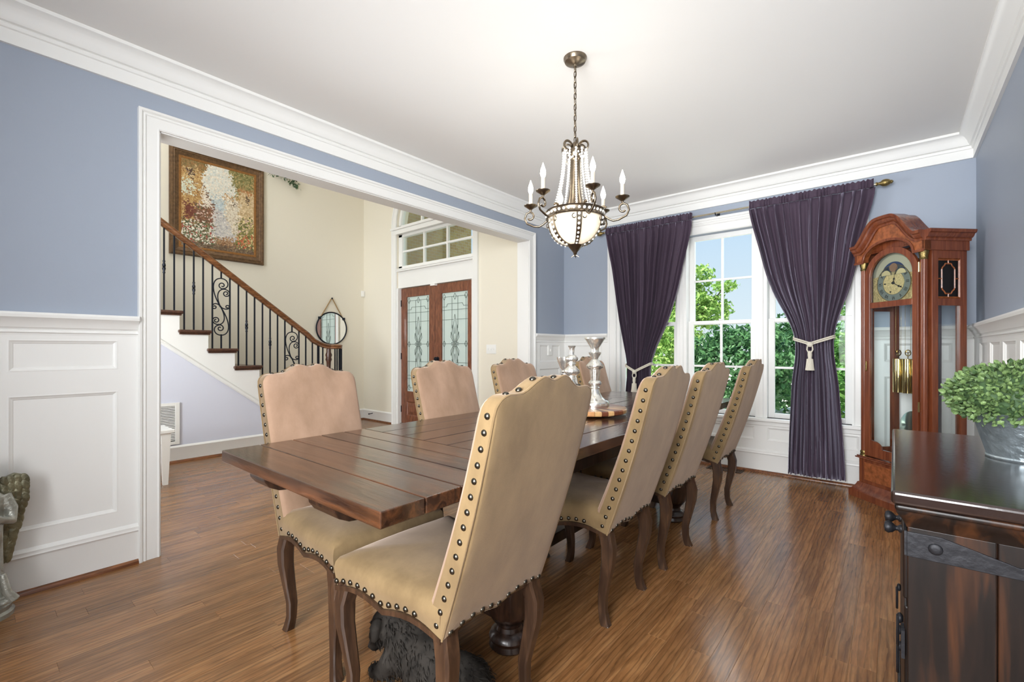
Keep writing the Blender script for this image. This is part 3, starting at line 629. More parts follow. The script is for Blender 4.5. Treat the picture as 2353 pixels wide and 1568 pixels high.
def bal(y, z0, z1, deco):
    if deco == 'plain': MB().box(-.007, y-.007, z0, .007, y+.007, z1).build('baluster', 'iron', rl)
    elif deco == 'knuckle':
        b_ = MB().box(-.007, y-.007, z0, .007, y+.007, z1); zc = z0+(z1-z0)*.52
        b_.lathe([(.007, -.075), (.013, -.06), (.009, -.045), (.016, -.02), (.016, -.012), (.010, -.004), (.019, 0), (.010, .004), (.016, .012), (.016, .02), (.009, .045), (.013, .06), (.007, .075)], 10, (0, y, zc)); b_.build('baluster', 'iron', rl, smooth=40)
    else:
        H = z1-z0; a = z0+H*.17; c = z1-H*.10; h = c-a; k = h/.70; s_ = MB(); rr = .0062
        s_.box(-.007, y-.007, z0, .007, y+.007, a+.01); s_.box(-.007, y-.007, c-.005, .007, y+.007, z1)
        def T(pts): s_.tube([(0, y+px_*k, a+(pz_)*k) for px_, pz_ in pts], rr, 6)
        def bez(P, n=14):
            out = []
            for i in range(n+1):
                t = i/n; out.append(tuple((1-t)**3*P[0][j]+3*(1-t)**2*t*P[1][j]+3*(1-t)*t*t*P[2][j]+t**3*P[3][j] for j in (0, 1)))
            return out
        # big S with spirals at both ends, plus small opposed scrolls
        up = [(0, .70)]
        T(bez([(0, .70), (-.10, .70), (-.12, .55), (-.01, .355)]) )
        T(bez([(0, .70), (.09, .70), (.10, .585), (.02, .575)]) + spiral(.012, .615, .042, .010, -PI/2, -PI/2-3.6*PI/1.6))
        T(bez([(.03, .572), (-.06, .555), (-.045, .44), (-.01, .355)]))
        T(bez([(.03, .572), (.12, .56), (.10, .475), (.05, .485)]) + spiral(.056, .518, .035, .009, -PI/2, -PI/2-PI*2.1))
        T(bez([(-.01, .355), (-.05, .41), (-.10, .38), (-.095, .345)]) + spiral(-.072, .345, .026, .008, PI, PI+PI*1.9))
        T(bez([(-.01, .355), (.03, .31), (.09, .32), (.09, .35)]) + spiral(.068, .352, .024, .008, 0, PI*1.9))
        T(bez([(0, 0), (.10, 0), (.12, .15), (-.01, .355)]))
        T(bez([(0, 0), (-.09, 0), (-.10, .115), (-.02, .125)]) + spiral(-.012, .085, .042, .010, PI/2, PI/2-3.6*PI/1.6))
        T(bez([(-.03, .128), (.06, .145), (.045, .26), (-.01, .355)]))
        T(bez([(-.03, .128), (-.12, .14), (-.10, .225), (-.05, .215)]) + spiral(-.056, .182, .035, .009, PI/2, PI/2-PI*2.1))
        for q_ in ((.028, .573), (-.028, .128), (-.01, .355)): s_.sphere((0, y+q_[0]*k, a+q_[1]*k), .011, 8, 6)
        s_.build('scroll_panel', 'iron', rl, smooth=50)
deco_of = {8: 'knuckle', 7: 'knuckle', 6: 'scroll', 5: 'knuckle', 4: 'knuckle', 3: 'scroll', 2: 'knuckle', 9: 'scroll', 10: 'knuckle', 11: 'knuckle', 12: 'scroll'}
for n in range(2, 13):
    yf = nose(n)+OY
    for k, off in enumerate((.065, .153, .241)):
        yw = yf-off; bal(yw-RY, .2*n, zr(yw)-.03, deco_of[n] if k == 1 else 'plain')
for yw in (3.02, 3.09): bal(yw-RY, .2, 1.25, 'plain')
for a in (-60, -20, 20, 60, 100): 
    MB().box(-.02+.085*math.sin(R(a))-.007, .10+.085*math.cos(R(a))-.007, .2, -.02+.085*math.sin(R(a))+.007, .10+.085*math.cos(R(a))+.007, 1.195).build('baluster', 'iron', rl)

# painting ----------------------------------------------------------
PY0, PY1, PZ0, PZ1 = 1.655, 2.765, 2.385, 3.745
pc = empty('framed_painting', (FX, (PY0+PY1)/2, PZ0)); tag(pc, 'large framed village lane painting in a bronze wood frame above the stairs', 'painting')
hw, H = (PY1-PY0)/2, PZ1-PZ0
fp = [(0, 0), (0, .035), (.012, .05), (.03, .052), (.04, .042), (.05, .045), (.062, .034), (.075, .030), (.09, .018), (.10, .018), (.10, 0)]
M['frame'] = plain('bronze_gilt_frame', (106, 80, 54), .4, .35, var=.35, vscale=30, bump=.4, bscale=90)
M['frame2'] = plain('inner_gilt_slip', (150, 104, 56), .4, .35, var=.2, vscale=40)
MB().sweep([(0, -hw, 0), (0, -hw, H), (0, hw, H), (0, hw, 0)], fp, (1, 0, 0), closed=True).build('frame', 'frame', pc, smooth=40)
MB().sweep([(0, -hw+.1, .1), (0, -hw+.1, H-.1), (0, hw-.1, H-.1), (0, hw-.1, .1)], [(0, 0), (0, .02), (.02, .02), (.03, .012), (.03, 0)], (1, 0, 0), closed=True).build('slip', 'frame2', pc, smooth=40)
def paint(u_, v_, r):
    """u 0..1 left to right, v 0..1 bottom to top, r random 0..1 picks the dab -> sRGB"""
    lane = .47+.30*(.50-v_)
    if v_ < .07: return (100, 80, 62) if r < .6 else (132, 112, 88)
    if v_ < .50 and v_ > .15 and abs(u_-lane) < .035+.40*(.50-v_): return (204, 200, 194) if r < .5 else ((178, 174, 174) if r < .8 else (214, 206, 196))
    if u_ > .74+.12*(v_-.2) and v_ < .44: return (112, 112, 64) if r < .4 else ((150, 140, 82) if r < .62 else ((214, 196, 144) if r < .8 else ((198, 104, 72) if v_ < .24 else (206, 170, 160))))
    if v_ < .30 and u_ < .46-.25*abs(v_-.16): return (92, 96, 66) if r < .4 else ((128, 124, 88) if r < .58 else ((228, 222, 206) if r < .88 else (170, 78, 66)))
    if v_ < .17: return (150, 112, 80) if r < .6 else (178, 146, 112)
    if v_ < .50 and .16 < u_ < lane: return (118, 82, 62) if r < .45 else ((142, 98, 70) if r < .7 else ((96, 92, 64) if r < .86 else (214, 186, 172)))
    if abs(u_-.10) < .055 and .33 < v_ < .50: return (112, 60, 46)
    if abs(u_-.12) < .032 and .80 < v_ < .89: return (84, 62, 48)
    if abs(u_-.12) < .05 and .78 < v_ < .91: return (204, 180, 136)
    if u_ < .16 and .60 < v_ < .76 and r < .65: return (206, 210, 190)
    if u_ < .33-.6*max(0, .93-v_) and v_ > .90: return (124, 104, 62) if r < .6 else (150, 112, 68)
    if u_ < .27: return (176, 138, 84) if r < .5 else ((198, 166, 112) if r < .8 else (150, 108, 64))
    roof = .74-(u_-.27)*1.5
    if u_ < .44 and v_ < roof+.02 and v_ > .42: return (112, 82, 62) if v_ > roof-.015 else ((226, 216, 200) if r < .7 else (204, 190, 172))
    if u_ > .78 and v_ < .80: return (170, 116, 70) if v_ > .76 else ((84, 66, 52) if abs(u_-.90) < .022 and .63 < v_ < .71 else ((212, 190, 152) if r < .6 else (188, 160, 118)))
    if .57 < u_ <= .78 and v_ < .68: return (186, 144, 90) if v_ > .645 else ((96, 80, 66) if (abs(u_-.66) < .012 or abs(u_-.72) < .012) and .57 < v_ < .62 else ((222, 212, 192) if r < .65 else (196, 180, 156)))
    if u_ > .62 and v_ > .66 and u_+.35*v_ > .98: return (116, 112, 66) if r < .5 else ((146, 138, 92) if r < .8 else (176, 150, 100))
    if v_ < .62: return (176, 190, 194) if r < .6 else (196, 202, 198)
    return (216, 214, 202) if r < .5 else ((224, 214, 196) if r < .8 else (202, 206, 198))
NU, NV = 130, 160; rb_ = random.Random(8); px_ = [[(200, 200, 200)]*NU for _ in range(NV)]
for d_ in range(15000):
    cu_, cv_ = rb_.random(), rb_.random(); big = d_ < 5000
    c_ = paint(min(.999, max(0, cu_+rb_.gauss(0, .022))), min(.999, max(0, cv_+rb_.gauss(0, .022))), rb_.random()); j_ = rb_.gauss(0, 9); c_ = tuple(max(0, min(255, x+j_)) for x in c_)
    ra, rb2, an_ = (rb_.uniform(3, 5), rb_.uniform(2, 3), rb_.uniform(0, PI)) if big else (rb_.uniform(1.0, 2.4), rb_.uniform(.8, 1.5), rb_.uniform(0, PI))
    ca_, sa_ = math.cos(an_), math.sin(an_); R_ = int(ra+1); ic, jc = int(cu_*NU), int(cv_*NV)
    for jj in range(max(0, jc-R_), min(NV, jc+R_+1)):
        for ii in range(max(0, ic-R_), min(NU, ic+R_+1)):
            x_, y_ = (ii-ic)*ca_+(jj-jc)*sa_, -(ii-ic)*sa_+(jj-jc)*ca_
            if (x_/ra)**2+(y_/rb2)**2 <= 1: px_[jj][ii] = c_
cv = MB(); a0, a1, z0, z1 = -hw+.125, hw-.125, .125, H-.125
vs = [(.014, a0+(a1-a0)*i/NU, z0+(z1-z0)*j/NV) for j in range(NV+1) for i in range(NU+1)]
fs = [(j*(NU+1)+i, j*(NU+1)+i+1, (j+1)*(NU+1)+i+1, (j+1)*(NU+1)+i) for j in range(NV) for i in range(NU)]
cv.add(vs, fs)
m, nt, b = nmat('oil_paint'); at = nt.nodes.new('ShaderNodeVertexColor'); at.layer_name = 'paint'; nt.links.new(at.outputs[0], b.inputs['Base Color']); b.inputs['Roughness'].default_value = .45
cvo = cv.build('canvas', m, pc, recalc=False)
ca = cvo.data.color_attributes.new('paint', 'FLOAT_COLOR', 'CORNER')
for f in cvo.data.polygons:
    c_ = lin(px_[f.index // NU][f.index % NU])
    for li in f.loop_indices: ca.data[li].color = c_

# garland over the painting's corner
gd = empty('garland', (FX+.05, 3.04, 3.76)); tag(gd, 'dark green leafy garland hanging beside the painting corner', 'garland')
gp_ = [(.0, -.22, .02), (0, -.1, .05), (0, .02, .03), (0, .12, -.02), (0, .19, -.06)]
MB().tube(gp_, .008, 6).build('vine', 'bark', gd)
def leafquad(mb, c, r, rnd, aspect=.45):
    d = Vector((rnd.uniform(-1, 1), rnd.uniform(-1, 1), rnd.uniform(-1, 1))).normalized(); n = d.orthogonal().normalized(); n.rotate(Matrix.Rotation(rnd.uniform(0, 6.28), 3, d)); w_ = d.cross(n)
    c = Vector(c); mb.add([c-d*r, c-w_*r*aspect+n*r*.12, c+d*r, c+w_*r*aspect+n*r*.12], [(0, 1, 2, 3)])
lf = MB(); rnd = random.Random(5)
for i in range(150):
    t = rnd.random()*4; q_ = int(min(t, 3)); a = Vector(gp_[q_]).lerp(Vector(gp_[q_+1]), t-q_); leafquad(lf, (a.x+rnd.uniform(0, .05), a.y+rnd.gauss(0, .02), a.z+rnd.uniform(-.12, .03)), .028, rnd, .35)
tag(lf.build('foliage', 'leaf_gar', gd, recalc=False), kind='stuff')

# round mirror ------------------------------------------------------
mr_ = empty('round_mirror', (FX, 3.80, 1.52)); tag(mr_, 'round dark framed mirror hung from a rope beside the stairs', 'mirror')
mb = MB().tube([(.018, .255*math.cos(2*PI*i/40), .255*math.sin(2*PI*i/40)) for i in range(40)], .012, 8, closed=True); mb.build('frame', 'iron', mr_, smooth=60)
mb = MB(); mb.lathe([(.001, 0), (.25, 0), (.25, .008), (.001, .008)], 40); mb.xf(Matrix.Translation((.012, 0, 0)) @ Matrix.Rotation(R(90), 4, 'Y')); mb.build('glass', 'mirror', mr_)
for s_ in (-1, 1):
    MB().tube([(.02, s_*.19, .17), (.02, s_*.10, .32), (.022, s_*.01, .475)], .008, 8).build('rope', 'rope', mr_, smooth=60)
    MB().box(.012, s_*.205-.02, .14, .034, s_*.205+.02, .18).build('strap', 'iron', mr_, bevel=.003)
MB().sphere((.03, 0, .48), .014, 10, 8).build('hook', 'iron', mr_, smooth=60)
# small wall devices
tag(MB().box(FX, 4.335, 2.075, FX+.035, 4.385, 2.175).build('motion_sensor', 'white', bevel=.006), 'small white motion sensor high in the foyer corner', 'sensor')
sw = empty('light_switch', (-.735, FY, 1.19)); tag(sw, 'white triple light switch plate right of the front door', 'switch')
MB().box(-.085, -.006, -.06, .085, 0, .06).build('plate', 'white', sw, bevel=.003)
for k in (-.045, 0, .045): MB().box(k-.006, -.016, -.012, k+.006, -.005, .012).build('toggle', 'white', sw)
sw = empty('light_switch', (0, 4.637, 1.175)); tag(sw, 'small white switch plate on the wainscot by the room corner', 'switch')
MB().box(0, -.04, -.06, .022, .04, .06).build('plate', 'white', sw, bevel=.003); MB().box(.02, -.008, -.014, .034, .008, .014).build('toggle', 'white', sw)
ds = MB().tube([(FX+.56+.0, FY-.02, .13), (FX+.56, FY-.09, .13)], .006, 8).sphere((FX+.56, FY-.095, .13), .012, 8, 6)
ds = MB().tube([(-3.38, FY-.018, .125), (-3.38, FY-.085, .12)], .006, 8); ds.sphere((-3.38, FY-.09, .12), .012, 8, 6)
tag(ds.build('door_stop', 'iron', smooth=60), 'black spring door stop on the foyer baseboard', 'door stop')
# return air vent below the stairs
vt = empty('return_vent', (SX, 1.33, .19)); tag(vt, 'white louvred return air vent under the stairs', 'vent')
f = MB(); f.box(-.0, -.15, 0, .014, -.11, .44); f.box(0, .11, 0, .014, .15, .44); f.box(0, -.11, 0, .014, .11, .035); f.box(0, -.11, .405, .014, .11, .44); f.build('frame', 'white', vt, bevel=.003)
for k in range(22):
    z = .045+k*.0165; s_ = MB(); s_.add([(-.004, -.11, z+.010), (-.004, .11, z+.010), (.010, .11, z), (.010, -.11, z), (-.004, -.11, z+.012), (-.004, .11, z+.012), (.010, .11, z+.002), (.010, -.11, z+.002)], [(0,1,2,3), (7,6,5,4), (0,4,5,1), (2,6,7,3), (1,5,6,2), (3,7,4,0)]); s_.build('louver', 'white', vt)
MB().box(-.004, -.11, .03, -.001, .11, .41).build('backing', 'black', vt)
# white bench in the hall
bn = empty('hall_bench', (-1.80, .75, 0)); tag(bn, 'white wooden bench in the foyer just beyond the casing', 'bench')
MB().box(-.19, -.46, .455, .19, .46, .485).build('seat', 'trim', bn, bevel=.005)
MB().box(-.16, -.42, .36, .16, .42, .455).build('apron', 'trim', bn, bevel=.004)
for sx_ in (-1, 1):
    for sy_ in (-1, 1):
        l_ = MB(); cx_, cy_ = sx_*.14, sy_*.40
        l_.loft([[(cx_+a*s2, cy_+c_*s2, z) for a, c_ in ((-1, -1), (1, -1), (1, 1), (-1, 1))] for z, s2 in ((0, .018), (.1, .022), (.455, .035))]); l_.build('leg', 'trim', bn)

# ------------------------------------------------------------------ dining chairs
def smooth(t): t = max(0, min(1, t)); return t*t*(3-2*t)
def chair_proto():
    r = empty('dining_chair'); LEAN = .305; Zb = .42
    def rear(z): s = (z-Zb); return -LEAN*s + .035*math.sin(PI*max(0, min(1, s/.68)))*-.4
    def thick(z): return .095-.03*(z-Zb)/.68
    def top(yn):
        a = abs(yn)
        if a > .62: return 1.083-.0*(a-.62)
        if a > .2: return 1.083+.040*smooth((.62-a)/.42)
        return 1.123-.012*(1-smooth(a/.2))
    def bot(yn):
        return .402+.020*abs(math.sin(PI*(abs(yn))))*1.0
    N = 22; hwb, hwt = .222, .228; out = []          # outline, anticlockwise seen from behind
    out += [(hwb*(i/N*2-1), bot(i/N*2-1)) for i in range(N+1)]
    out += [(hwb+(hwt-hwb)*k/7, .42+(1.03-.42)*k/7) for k in range(1, 8)]
    for k in range(1, 5):
        a = PI/2*k/5; out.append((hwt-.045+.045*math.cos(a), 1.038+.045*math.sin(a)))
    out += [(-(hwt-.045)*(i/N*2-1), top((i/N*2-1)*.8)) for i in range(N+1)]
    for k in range(1, 5):
        a = PI/2+PI/2*k/5; out.append((-(hwt-.045)+.045*math.cos(a), 1.038+.045*math.sin(a)))
    out += [(-(hwt+(hwb-hwt)*k/7), 1.03+(.42-1.03)*k/7) for k in range(0, 7)]
    cy_, cz_ = 0, .75
    def ring(s_in, tt, bulge=0):
        res = []
        for y, z in out:
            L_ = math.hypot(y, z-cz_); k = max(0, 1-s_in/max(L_, .05)); y2, z2 = y*k, cz_+(z-cz_)*k
            res.append((rear(z2)+thick(z2)*tt+bulge, y2, z2))
        return res
    def ringk(k, tt, bulge): return [(rear(cz_+(z-cz_)*k)+thick(cz_+(z-cz_)*k)*tt+bulge, y*k, cz_+(z-cz_)*k) for y, z in out]
    rings = [ringk(.03, 0, -.004), ringk(.5, 0, -.004), ringk(.85, 0, -.001), ring(.012, 0), ring(.003, .04), ring(0, .14), ring(0, .8), ring(.006, .93), ring(.02, 1.0), ring(.05, 1.03), ringk(.6, 1.06, .012), ringk(.25, 1.06, .016), ringk(.03, 1.06, .017)]
    MB().loft(rings[:7], True, True, False).build('backrest', 'suede', r, smooth=50)
    MB().loft(rings[6:], True, False, True).build('backrest_lit_front', 'suede_lit', r, smooth=50)  # front of the same suede back, split off to carry the painted light cast
    pr_ = [(rear(z)+.006, y*1.003, z) for y, z in out]
    MB().tube(pr_, .0032, 6, closed=True).build('piping', 'suede', r, smooth=60)
    # seat
    D = .505; wf, wr_ = .255, .222; pl = []; ns = 12
    def side(s_): x = .02+(D-.02)*s_; return x, wr_+(wf-wr_)*s_
    for i in range(ns+1): x, y = side(i/ns); pl.append((x, -y, i/ns, 's'))
    for i in range(1, ns): t = i/ns; pl.append((D+.018*math.sin(PI*t), -wf+2*wf*t, t, 'f'))
    for i in range(ns+1): x, y = side(1-i/ns); pl.append((x, y, 1-i/ns, 's'))
    for i in range(1, ns): t = i/ns; pl.append((.02, wr_-2*wr_*t, t, 'r'))
    def zb2(s_, kind): return .405+(.022*abs(math.sin(2*PI*s_)) if kind != 'r' else .018*abs(math.sin(PI*s_)))
    def sring(inset, z=None, kz=0):
        res = []; cx_ = .27
        for x, y, s_, kd in pl:
            L_ = math.hypot(x-cx_, y); k = max(.02, 1-inset/L_); res.append((cx_+(x-cx_)*k, y*k, zb2(s_, kd)+.001 if z is None else z))
        return res
    MB().loft([sring(.004), sring(-.003, .447), sring(-.006, .468), sring(0, .487), sring(.014, .501), sring(.045, .513), sring(.10, .522), sring(.17, .528), sring(.24, .53)]).build('seat', 'suede', r, smooth=60)
    rm = [[], [], [], []]
    for x, y, s_, kd in pl:
        z = zb2(s_, kd); L_ = math.hypot(x-.27, y); k1, k2 = 1+.003/L_, 1-.022/L_
        for q_, (kk, dz) in enumerate(((k2, -.016), (k1, -.016), (k1+.004, .0), (k2, .0))): rm[q_].append((.27+(x-.27)*kk, y*kk, z+dz))
    m_ = MB(); n = len(pl); vs = [p for ri in rm for p in ri]; fs = []
    for q_ in range(4):
        for i in range(n): fs.append((q_*n+i, q_*n+(i+1) % n, ((q_+1) % 4)*n+(i+1) % n, ((q_+1) % 4)*n+i))
    m_.add(vs, fs).build('seat_rail', 'leg', r, smooth=40)
    # cabriole legs
    def leg(x0, y0, sx_, sy_):
        key = ((.445, .030, 0.0, 0.0), (.40, .029, .004, .002), (.345, .028, .020, .008), (.28, .026, .018, .008), (.20, .022, .002, .003), (.12, .0185, -.014, -.003), (.06, .017, -.014, -.002), (.018, .019, -.004, .002), (0.0, .020, .004, .004))
        rings = []
        for z, h, ox, oy in key:
            c_ = h*.28; pts = [(-h, -h+c_), (-h+c_, -h), (h-c_, -h), (h, -h+c_), (h, h-c_), (h-c_, h), (-h+c_, h), (-h, h-c_)]
            rings.append([(x0+sx_*ox+a, y0+sy_*oy+b2, z) for a, b2 in pts])
        o_ = MB().loft(rings).build('leg', 'leg', r, smooth=30)
        MB().box(x0+sx_*.004-.017, y0+sy_*.004-.017, -.0, x0+sx_*.004+.017, y0+sy_*.004+.017, .003).build('felt_pad', 'white', o_)
    leg(.034, -.190, -1, -1); leg(.034, .190, -1, 1); leg(.472, -.222, 1, -1); leg(.472, .222, 1, 1)
    # nail heads
    nm = MB(); nr = .0092; nm.lathe([(nr, 0), (nr*1.0, .0012), (nr*.82, .0042), (nr*.45, .0062), (.0006, .0068)], 10); me = nm.mesh('nail_head'); me.materials.append(M['nail'])
    for p in me.polygons: p.use_smooth = True
    def nail(p, n_): inst(me, 'nail_head', r, None, mat4=Matrix.Translation(Vector(p)) @ Vector((0, 0, 1)).rotation_difference(Vector(n_)).to_matrix().to_4x4())
    for s_ in (-1, 1):
        for k in range(15):
            z = .437+.0425*k; y = hwb+(hwt-hwb)*(z-.42)/.61; nail((rear(z)+thick(z)*.42, s_*(y-.0005), z), (0, s_, 0))
    for k in range(8):
        yn = -1+2*(k+.5)/8; y = yn*(hwt-.03); zt = top(yn*.8); dz = (top(yn*.8+.02)-top(yn*.8-.02))/.04*.8/(hwt-.03); nail((rear(zt)+thick(zt)*.42, y, zt), Vector((0, -dz, 1)).normalized())
    for k in range(11):
        yn = -1+2*(k+.5)/11; z = bot(yn)+.014; nail((rear(z)-.001, yn*hwb, z), (-1, 0, 0))
    for s_ in (-1, 1):
        for k in range(11):
            t = .20+.78*k/10; x, y = side(t); nail((x, s_*(y+.003), zb2(t, 's')+.016), (0, s_, 0))
    for k in range(10):
        t = (k+.5)/10; nail((D+.018*math.sin(PI*t)+.003, -wf+2*wf*t, zb2(t, 'f')+.016), (1, 0, 0))
    return r
ch = chair_proto()
RXC, LXC = 2.335, 1.245
seats = [(RXC, 1.06, PI, 'tan suede dining chair nearest the camera, its back filling the foreground'),
         (RXC, 1.985, PI, 'tan suede dining chair second from the camera in the row with backs turned'),
         (RXC, 2.645, PI, 'tan suede dining chair third from the camera in the row with backs turned'),
         (RXC, 3.575, PI, 'tan suede dining chair closest to the windows, standing clear over the sunlit floor'),
         (LXC, 1.09, 0, 'tan suede dining chair at the table corner in front of the staircase'),
         (LXC, 1.945, 0, 'tan suede dining chair in front of the double front door'),
         (LXC, 2.65, 0, 'tan suede dining chair whose back just shows over the nearest chair'),
         (LXC, 3.76, 0, 'pale chair half hidden behind the silver candlesticks')]
for i, (x, y, rz, lb_) in enumerate(seats):
    o = ch if i == 0 else copy_tree(ch)
    o.location = (x, y, 0); o.rotation_euler = (0, 0, rz + (0, .02, -.01, .015, .01, -.015, .01, 0)[i]); tag(o, lb_, 'chair', 'nailhead dining chairs around the table')

# ------------------------------------------------------------------ dining table
TX0, TX1, TY0, TY1, TZ = 1.238, 2.306, .654, 3.95, .80
tb = empty('dining_table', ((TX0+TX1)/2, (TY0+TY1)/2, 0)); tag(tb, 'long dark plank dining table with breadboard leaves', 'table')
cx, cy = (TX0+TX1)/2, (TY0+TY1)/2; hx, hy = (TX1-TX0)/2, (TY1-TY0)/2; th = .045
def plank(x0, y0, x1, y1, mt):
    g_ = .0014; o_ = MB().box(x0+g_, y0+g_, TZ-th, x1-g_, y1-g_, TZ+random.uniform(-.0006, .0006)).build('tabletop_plank', mt, tb, bevel=.0035, seg=2); return o_
ys = [TY0, .797, .931, 1.061, 1.175, 1.287]
for a, b_ in zip(ys[:-1], ys[1:]):
    plank(-hx, a-cy, hx, b_-cy, 'walnutx'); 
yf = [TY1-(y-TY0) for y in ys]
for a, b_ in zip(yf[:-1], yf[1:]): plank(-hx, b_-cy, hx, a-cy, 'walnutx')
xs = [-hx+2*hx*k/7 for k in range(8)]
for a, b_ in zip(xs[:-1], xs[1:]): plank(a, 1.287-cy, b_, yf[-1]-cy, 'walnut')
ap = MB(); q0, q1 = 1.20-cy, 3.40-cy
for x in (-hx+.11, hx-.14): ap.box(x, q0, .655, x+.03, q1, TZ-th)
for y in (q0, q1-.03): ap.box(-hx+.11, y, .655, hx-.11, y+.03, TZ-th)
ap.build('apron', 'tabledge', tb, bevel=.003)
for x, wd_ in ((-.31, .13), (.13, .15)):
    pf = [(TY0+.018-cy, 0), (TY0+.022-cy, -.022), (TY0+.038-cy, -.044), (TY0+.07-cy, -.060), (TY0+.12-cy, -.066), (1.25-cy, -.066), (1.25-cy, 0)]
    for sg in (1, -1): MB().prism([(x, sg*y, TZ-th+z) for y, z in pf], (wd_, 0, 0)).build('leaf_slide', 'tabledge', tb, bevel=.003)
lp = [(.001, .03), (.075, .03), (.082, .045), (.075, .062), (.055, .075), (.05, .09), (.062, .11), (.082, .15), (.094, .21), (.095, .27), (.085, .33), (.066, .375), (.05, .40), (.062, .415), (.062, .43), (.046, .445), (.042, .50), (.05, .54), (.06, .555), (.05, .57), (.06, .60), (.06, .655), (.001, .655)]
for lx in (-.30, .30):
    for ly in (1.42-cy, 3.20-cy):
        lg = MB(); lg.lathe([(r_, z) for r_, z in lp if r_], 32, (lx, ly, 0), lobes=0); o_ = lg.build('pedestal_leg', 'tabledge', tb, smooth=35)
        fl = MB(); fl.lathe([(.001, .115), (.066, .115), (.088, .15), (.1, .21), (.101, .27), (.09, .33), (.07, .37), (.001, .37)], 48, (lx, ly, 0), lobes=12, amp=.05); fl.build('fluted_bulb', 'tabledge', o_, smooth=60)
        MB().lathe([(.001, 0), (.07, 0), (.082, .012), (.075, .03), (.001, .03)], 24, (lx, ly, 0)).build('bun_foot', 'tabledge', o_, smooth=40)
for ly in (1.42-cy, 3.20-cy): MB().box(-.30, ly-.035, .10, .30, ly+.035, .165).build('cross_stretcher', 'tabledge', tb, bevel=.006)
MB().box(-.04, 1.42-cy, .10, .04, 3.20-cy, .16).build('long_stretcher', 'tabledge', tb, bevel=.006)

# tray and candle holders
TRX, TRY = 1.82, 2.47
tr = empty('serving_board', (TRX, TRY, TZ)); tag(tr, 'round butcher block turntable under the silver candlesticks', 'board')
MB().lathe([(.001, .001), (.10, .001), (.105, .012), (.001, .012)], 32).build('turntable_base', 'tabledge', tr, smooth=40)
mblk = []
for c1_ in ((186, 134, 86), (128, 74, 48), (206, 164, 112), (158, 104, 66), (104, 58, 40)):
    mblk.append(plain('block_wood_%d' % len(mblk), c1_, .3, coat=.3, var=.15, vscale=30))
NB = 36
for k in range(NB):
    a0_, a1_ = 2*PI*k/NB, 2*PI*(k+1)/NB; rr = .235
    wdg = MB(); prof_ = [(.12, .012), (rr-.006, .012), (rr, .018), (rr, .034), (rr-.006, .040), (.12, .040)]
    wdg.loft([[(p*math.cos(a), p*math.sin(a), z) for p, z in prof_] for a in (a0_+.004, (a0_+a1_)/2, a1_-.004)]); wdg.build('wood_block', mblk[(k*7+k//3) % 5], tr)
for k in range(12):
    a0_, a1_ = 2*PI*k/12, 2*PI*(k+1)/12; wdg = MB(); prof_ = [(.004, .012), (.119, .012), (.119, .040), (.004, .040)]
    wdg.loft([[(p*math.cos(a), p*math.sin(a), z) for p, z in prof_] for a in (a0_+.005, (a0_+a1_)/2, a1_-.005)]); wdg.build('wood_block', mblk[(k*3+1) % 5], tr)
def ribbed(mb, prof, c, lob, amp): mb.lathe(prof, 48, c, lobes=lob, amp=amp)
def candle_holder(x, y, H, kind, label):
    r = empty('candle_holder', (x, y, TZ+.0405)); tag(r, label, 'candlestick', 'silver candle holders on the turntable')
    if kind == 'tall':
        MB().lathe([(.001, 0), (.088, 0), (.09, .012), (.084, .03), (.07, .036), (.045, .055), (.032, .08), (.024, .105), (.001, .105)], 36).build('base', 'silver', r, smooth=50)
        s_ = MB(); s_.lathe([(.001, .10), (.022, .10), (.03, .112), (.022, .12), (.034, .13), (.040, .14), (.034, .152), (.024, .16), (.001, .16)], 48, lobes=16, amp=.05); s_.lathe([(.001, .155), (.026, .155), (.034, .235), (.001, .235)], 48, lobes=12, amp=.06); s_.lathe([(.001, .225), (.03, .225), (.05, .24), (.052, .252), (.036, .27), (.02, .29), (.001, .29)], 48, lobes=18, amp=.05); s_.build('stem', 'silver', r, smooth=50)
        MB().lathe([(.001, .285), (.018, .285), (.022, .30), (.038, .325), (.040, .334), (.026, .338), (.024, .35), (.028, .365), (.060, .415), (.066, .42), (.064, .428), (.05, .428), (.03, .40), (.001, .40)], 36).build('cup', 'silver', r, smooth=50)
    elif kind == 'mid':
        MB().lathe([(.001, 0), (.065, 0), (.066, .01), (.05, .022), (.028, .04), (.02, .055), (.001, .055)], 32).build('base', 'silver', r, smooth=50)
        s_ = MB(); s_.lathe([(.001, .05), (.02, .05), (.052, .10), (.05, .125), (.02, .16), (.018, .175), (.03, .18), (.018, .19), (.044, .215), (.044, .23), (.024, .25), (.016, .262), (.026, .268), (.018, .276), (.034, .29), (.035, .302), (.02, .32), (.001, .32)], 48, lobes=10, amp=.08); s_.build('stem', 'silver', r, smooth=50)
        MB().lathe([(.001, .315), (.02, .315), (.014, .325), (.016, .36), (.024, .374), (.02, .376), (.001, .37)], 24).build('cup', 'silver', r, smooth=50)
    else:
        MB().lathe([(.001, 0), (.06, 0), (.06, .012), (.03, .03), (.018, .06), (.018, .12), (.03, .13), (.018, .14), (.015, .2), (.028, .21), (.015, .22), (.001, .22)], 32).build('base', 'silver', r, smooth=50)
        MB().lathe([(.001, .215), (.016, .215), (.03, .235), (.046, .275), (.052, .30), (.052, .305), (.046, .303), (.03, .25), (.001, .24)], 36, lobes=9, amp=.04).build('cup', 'silver', r, smooth=50)
candle_holder(1.815, 2.565, .43, 'tall', 'tallest silver mercury glass candlestick with a flared cup')
candle_holder(1.79, 2.335, .38, 'mid', 'silver candlestick of twisted globes with a slim neck')
candle_holder(1.648, 2.478, .30, 'cup', 'shortest silver goblet shaped candle holder')

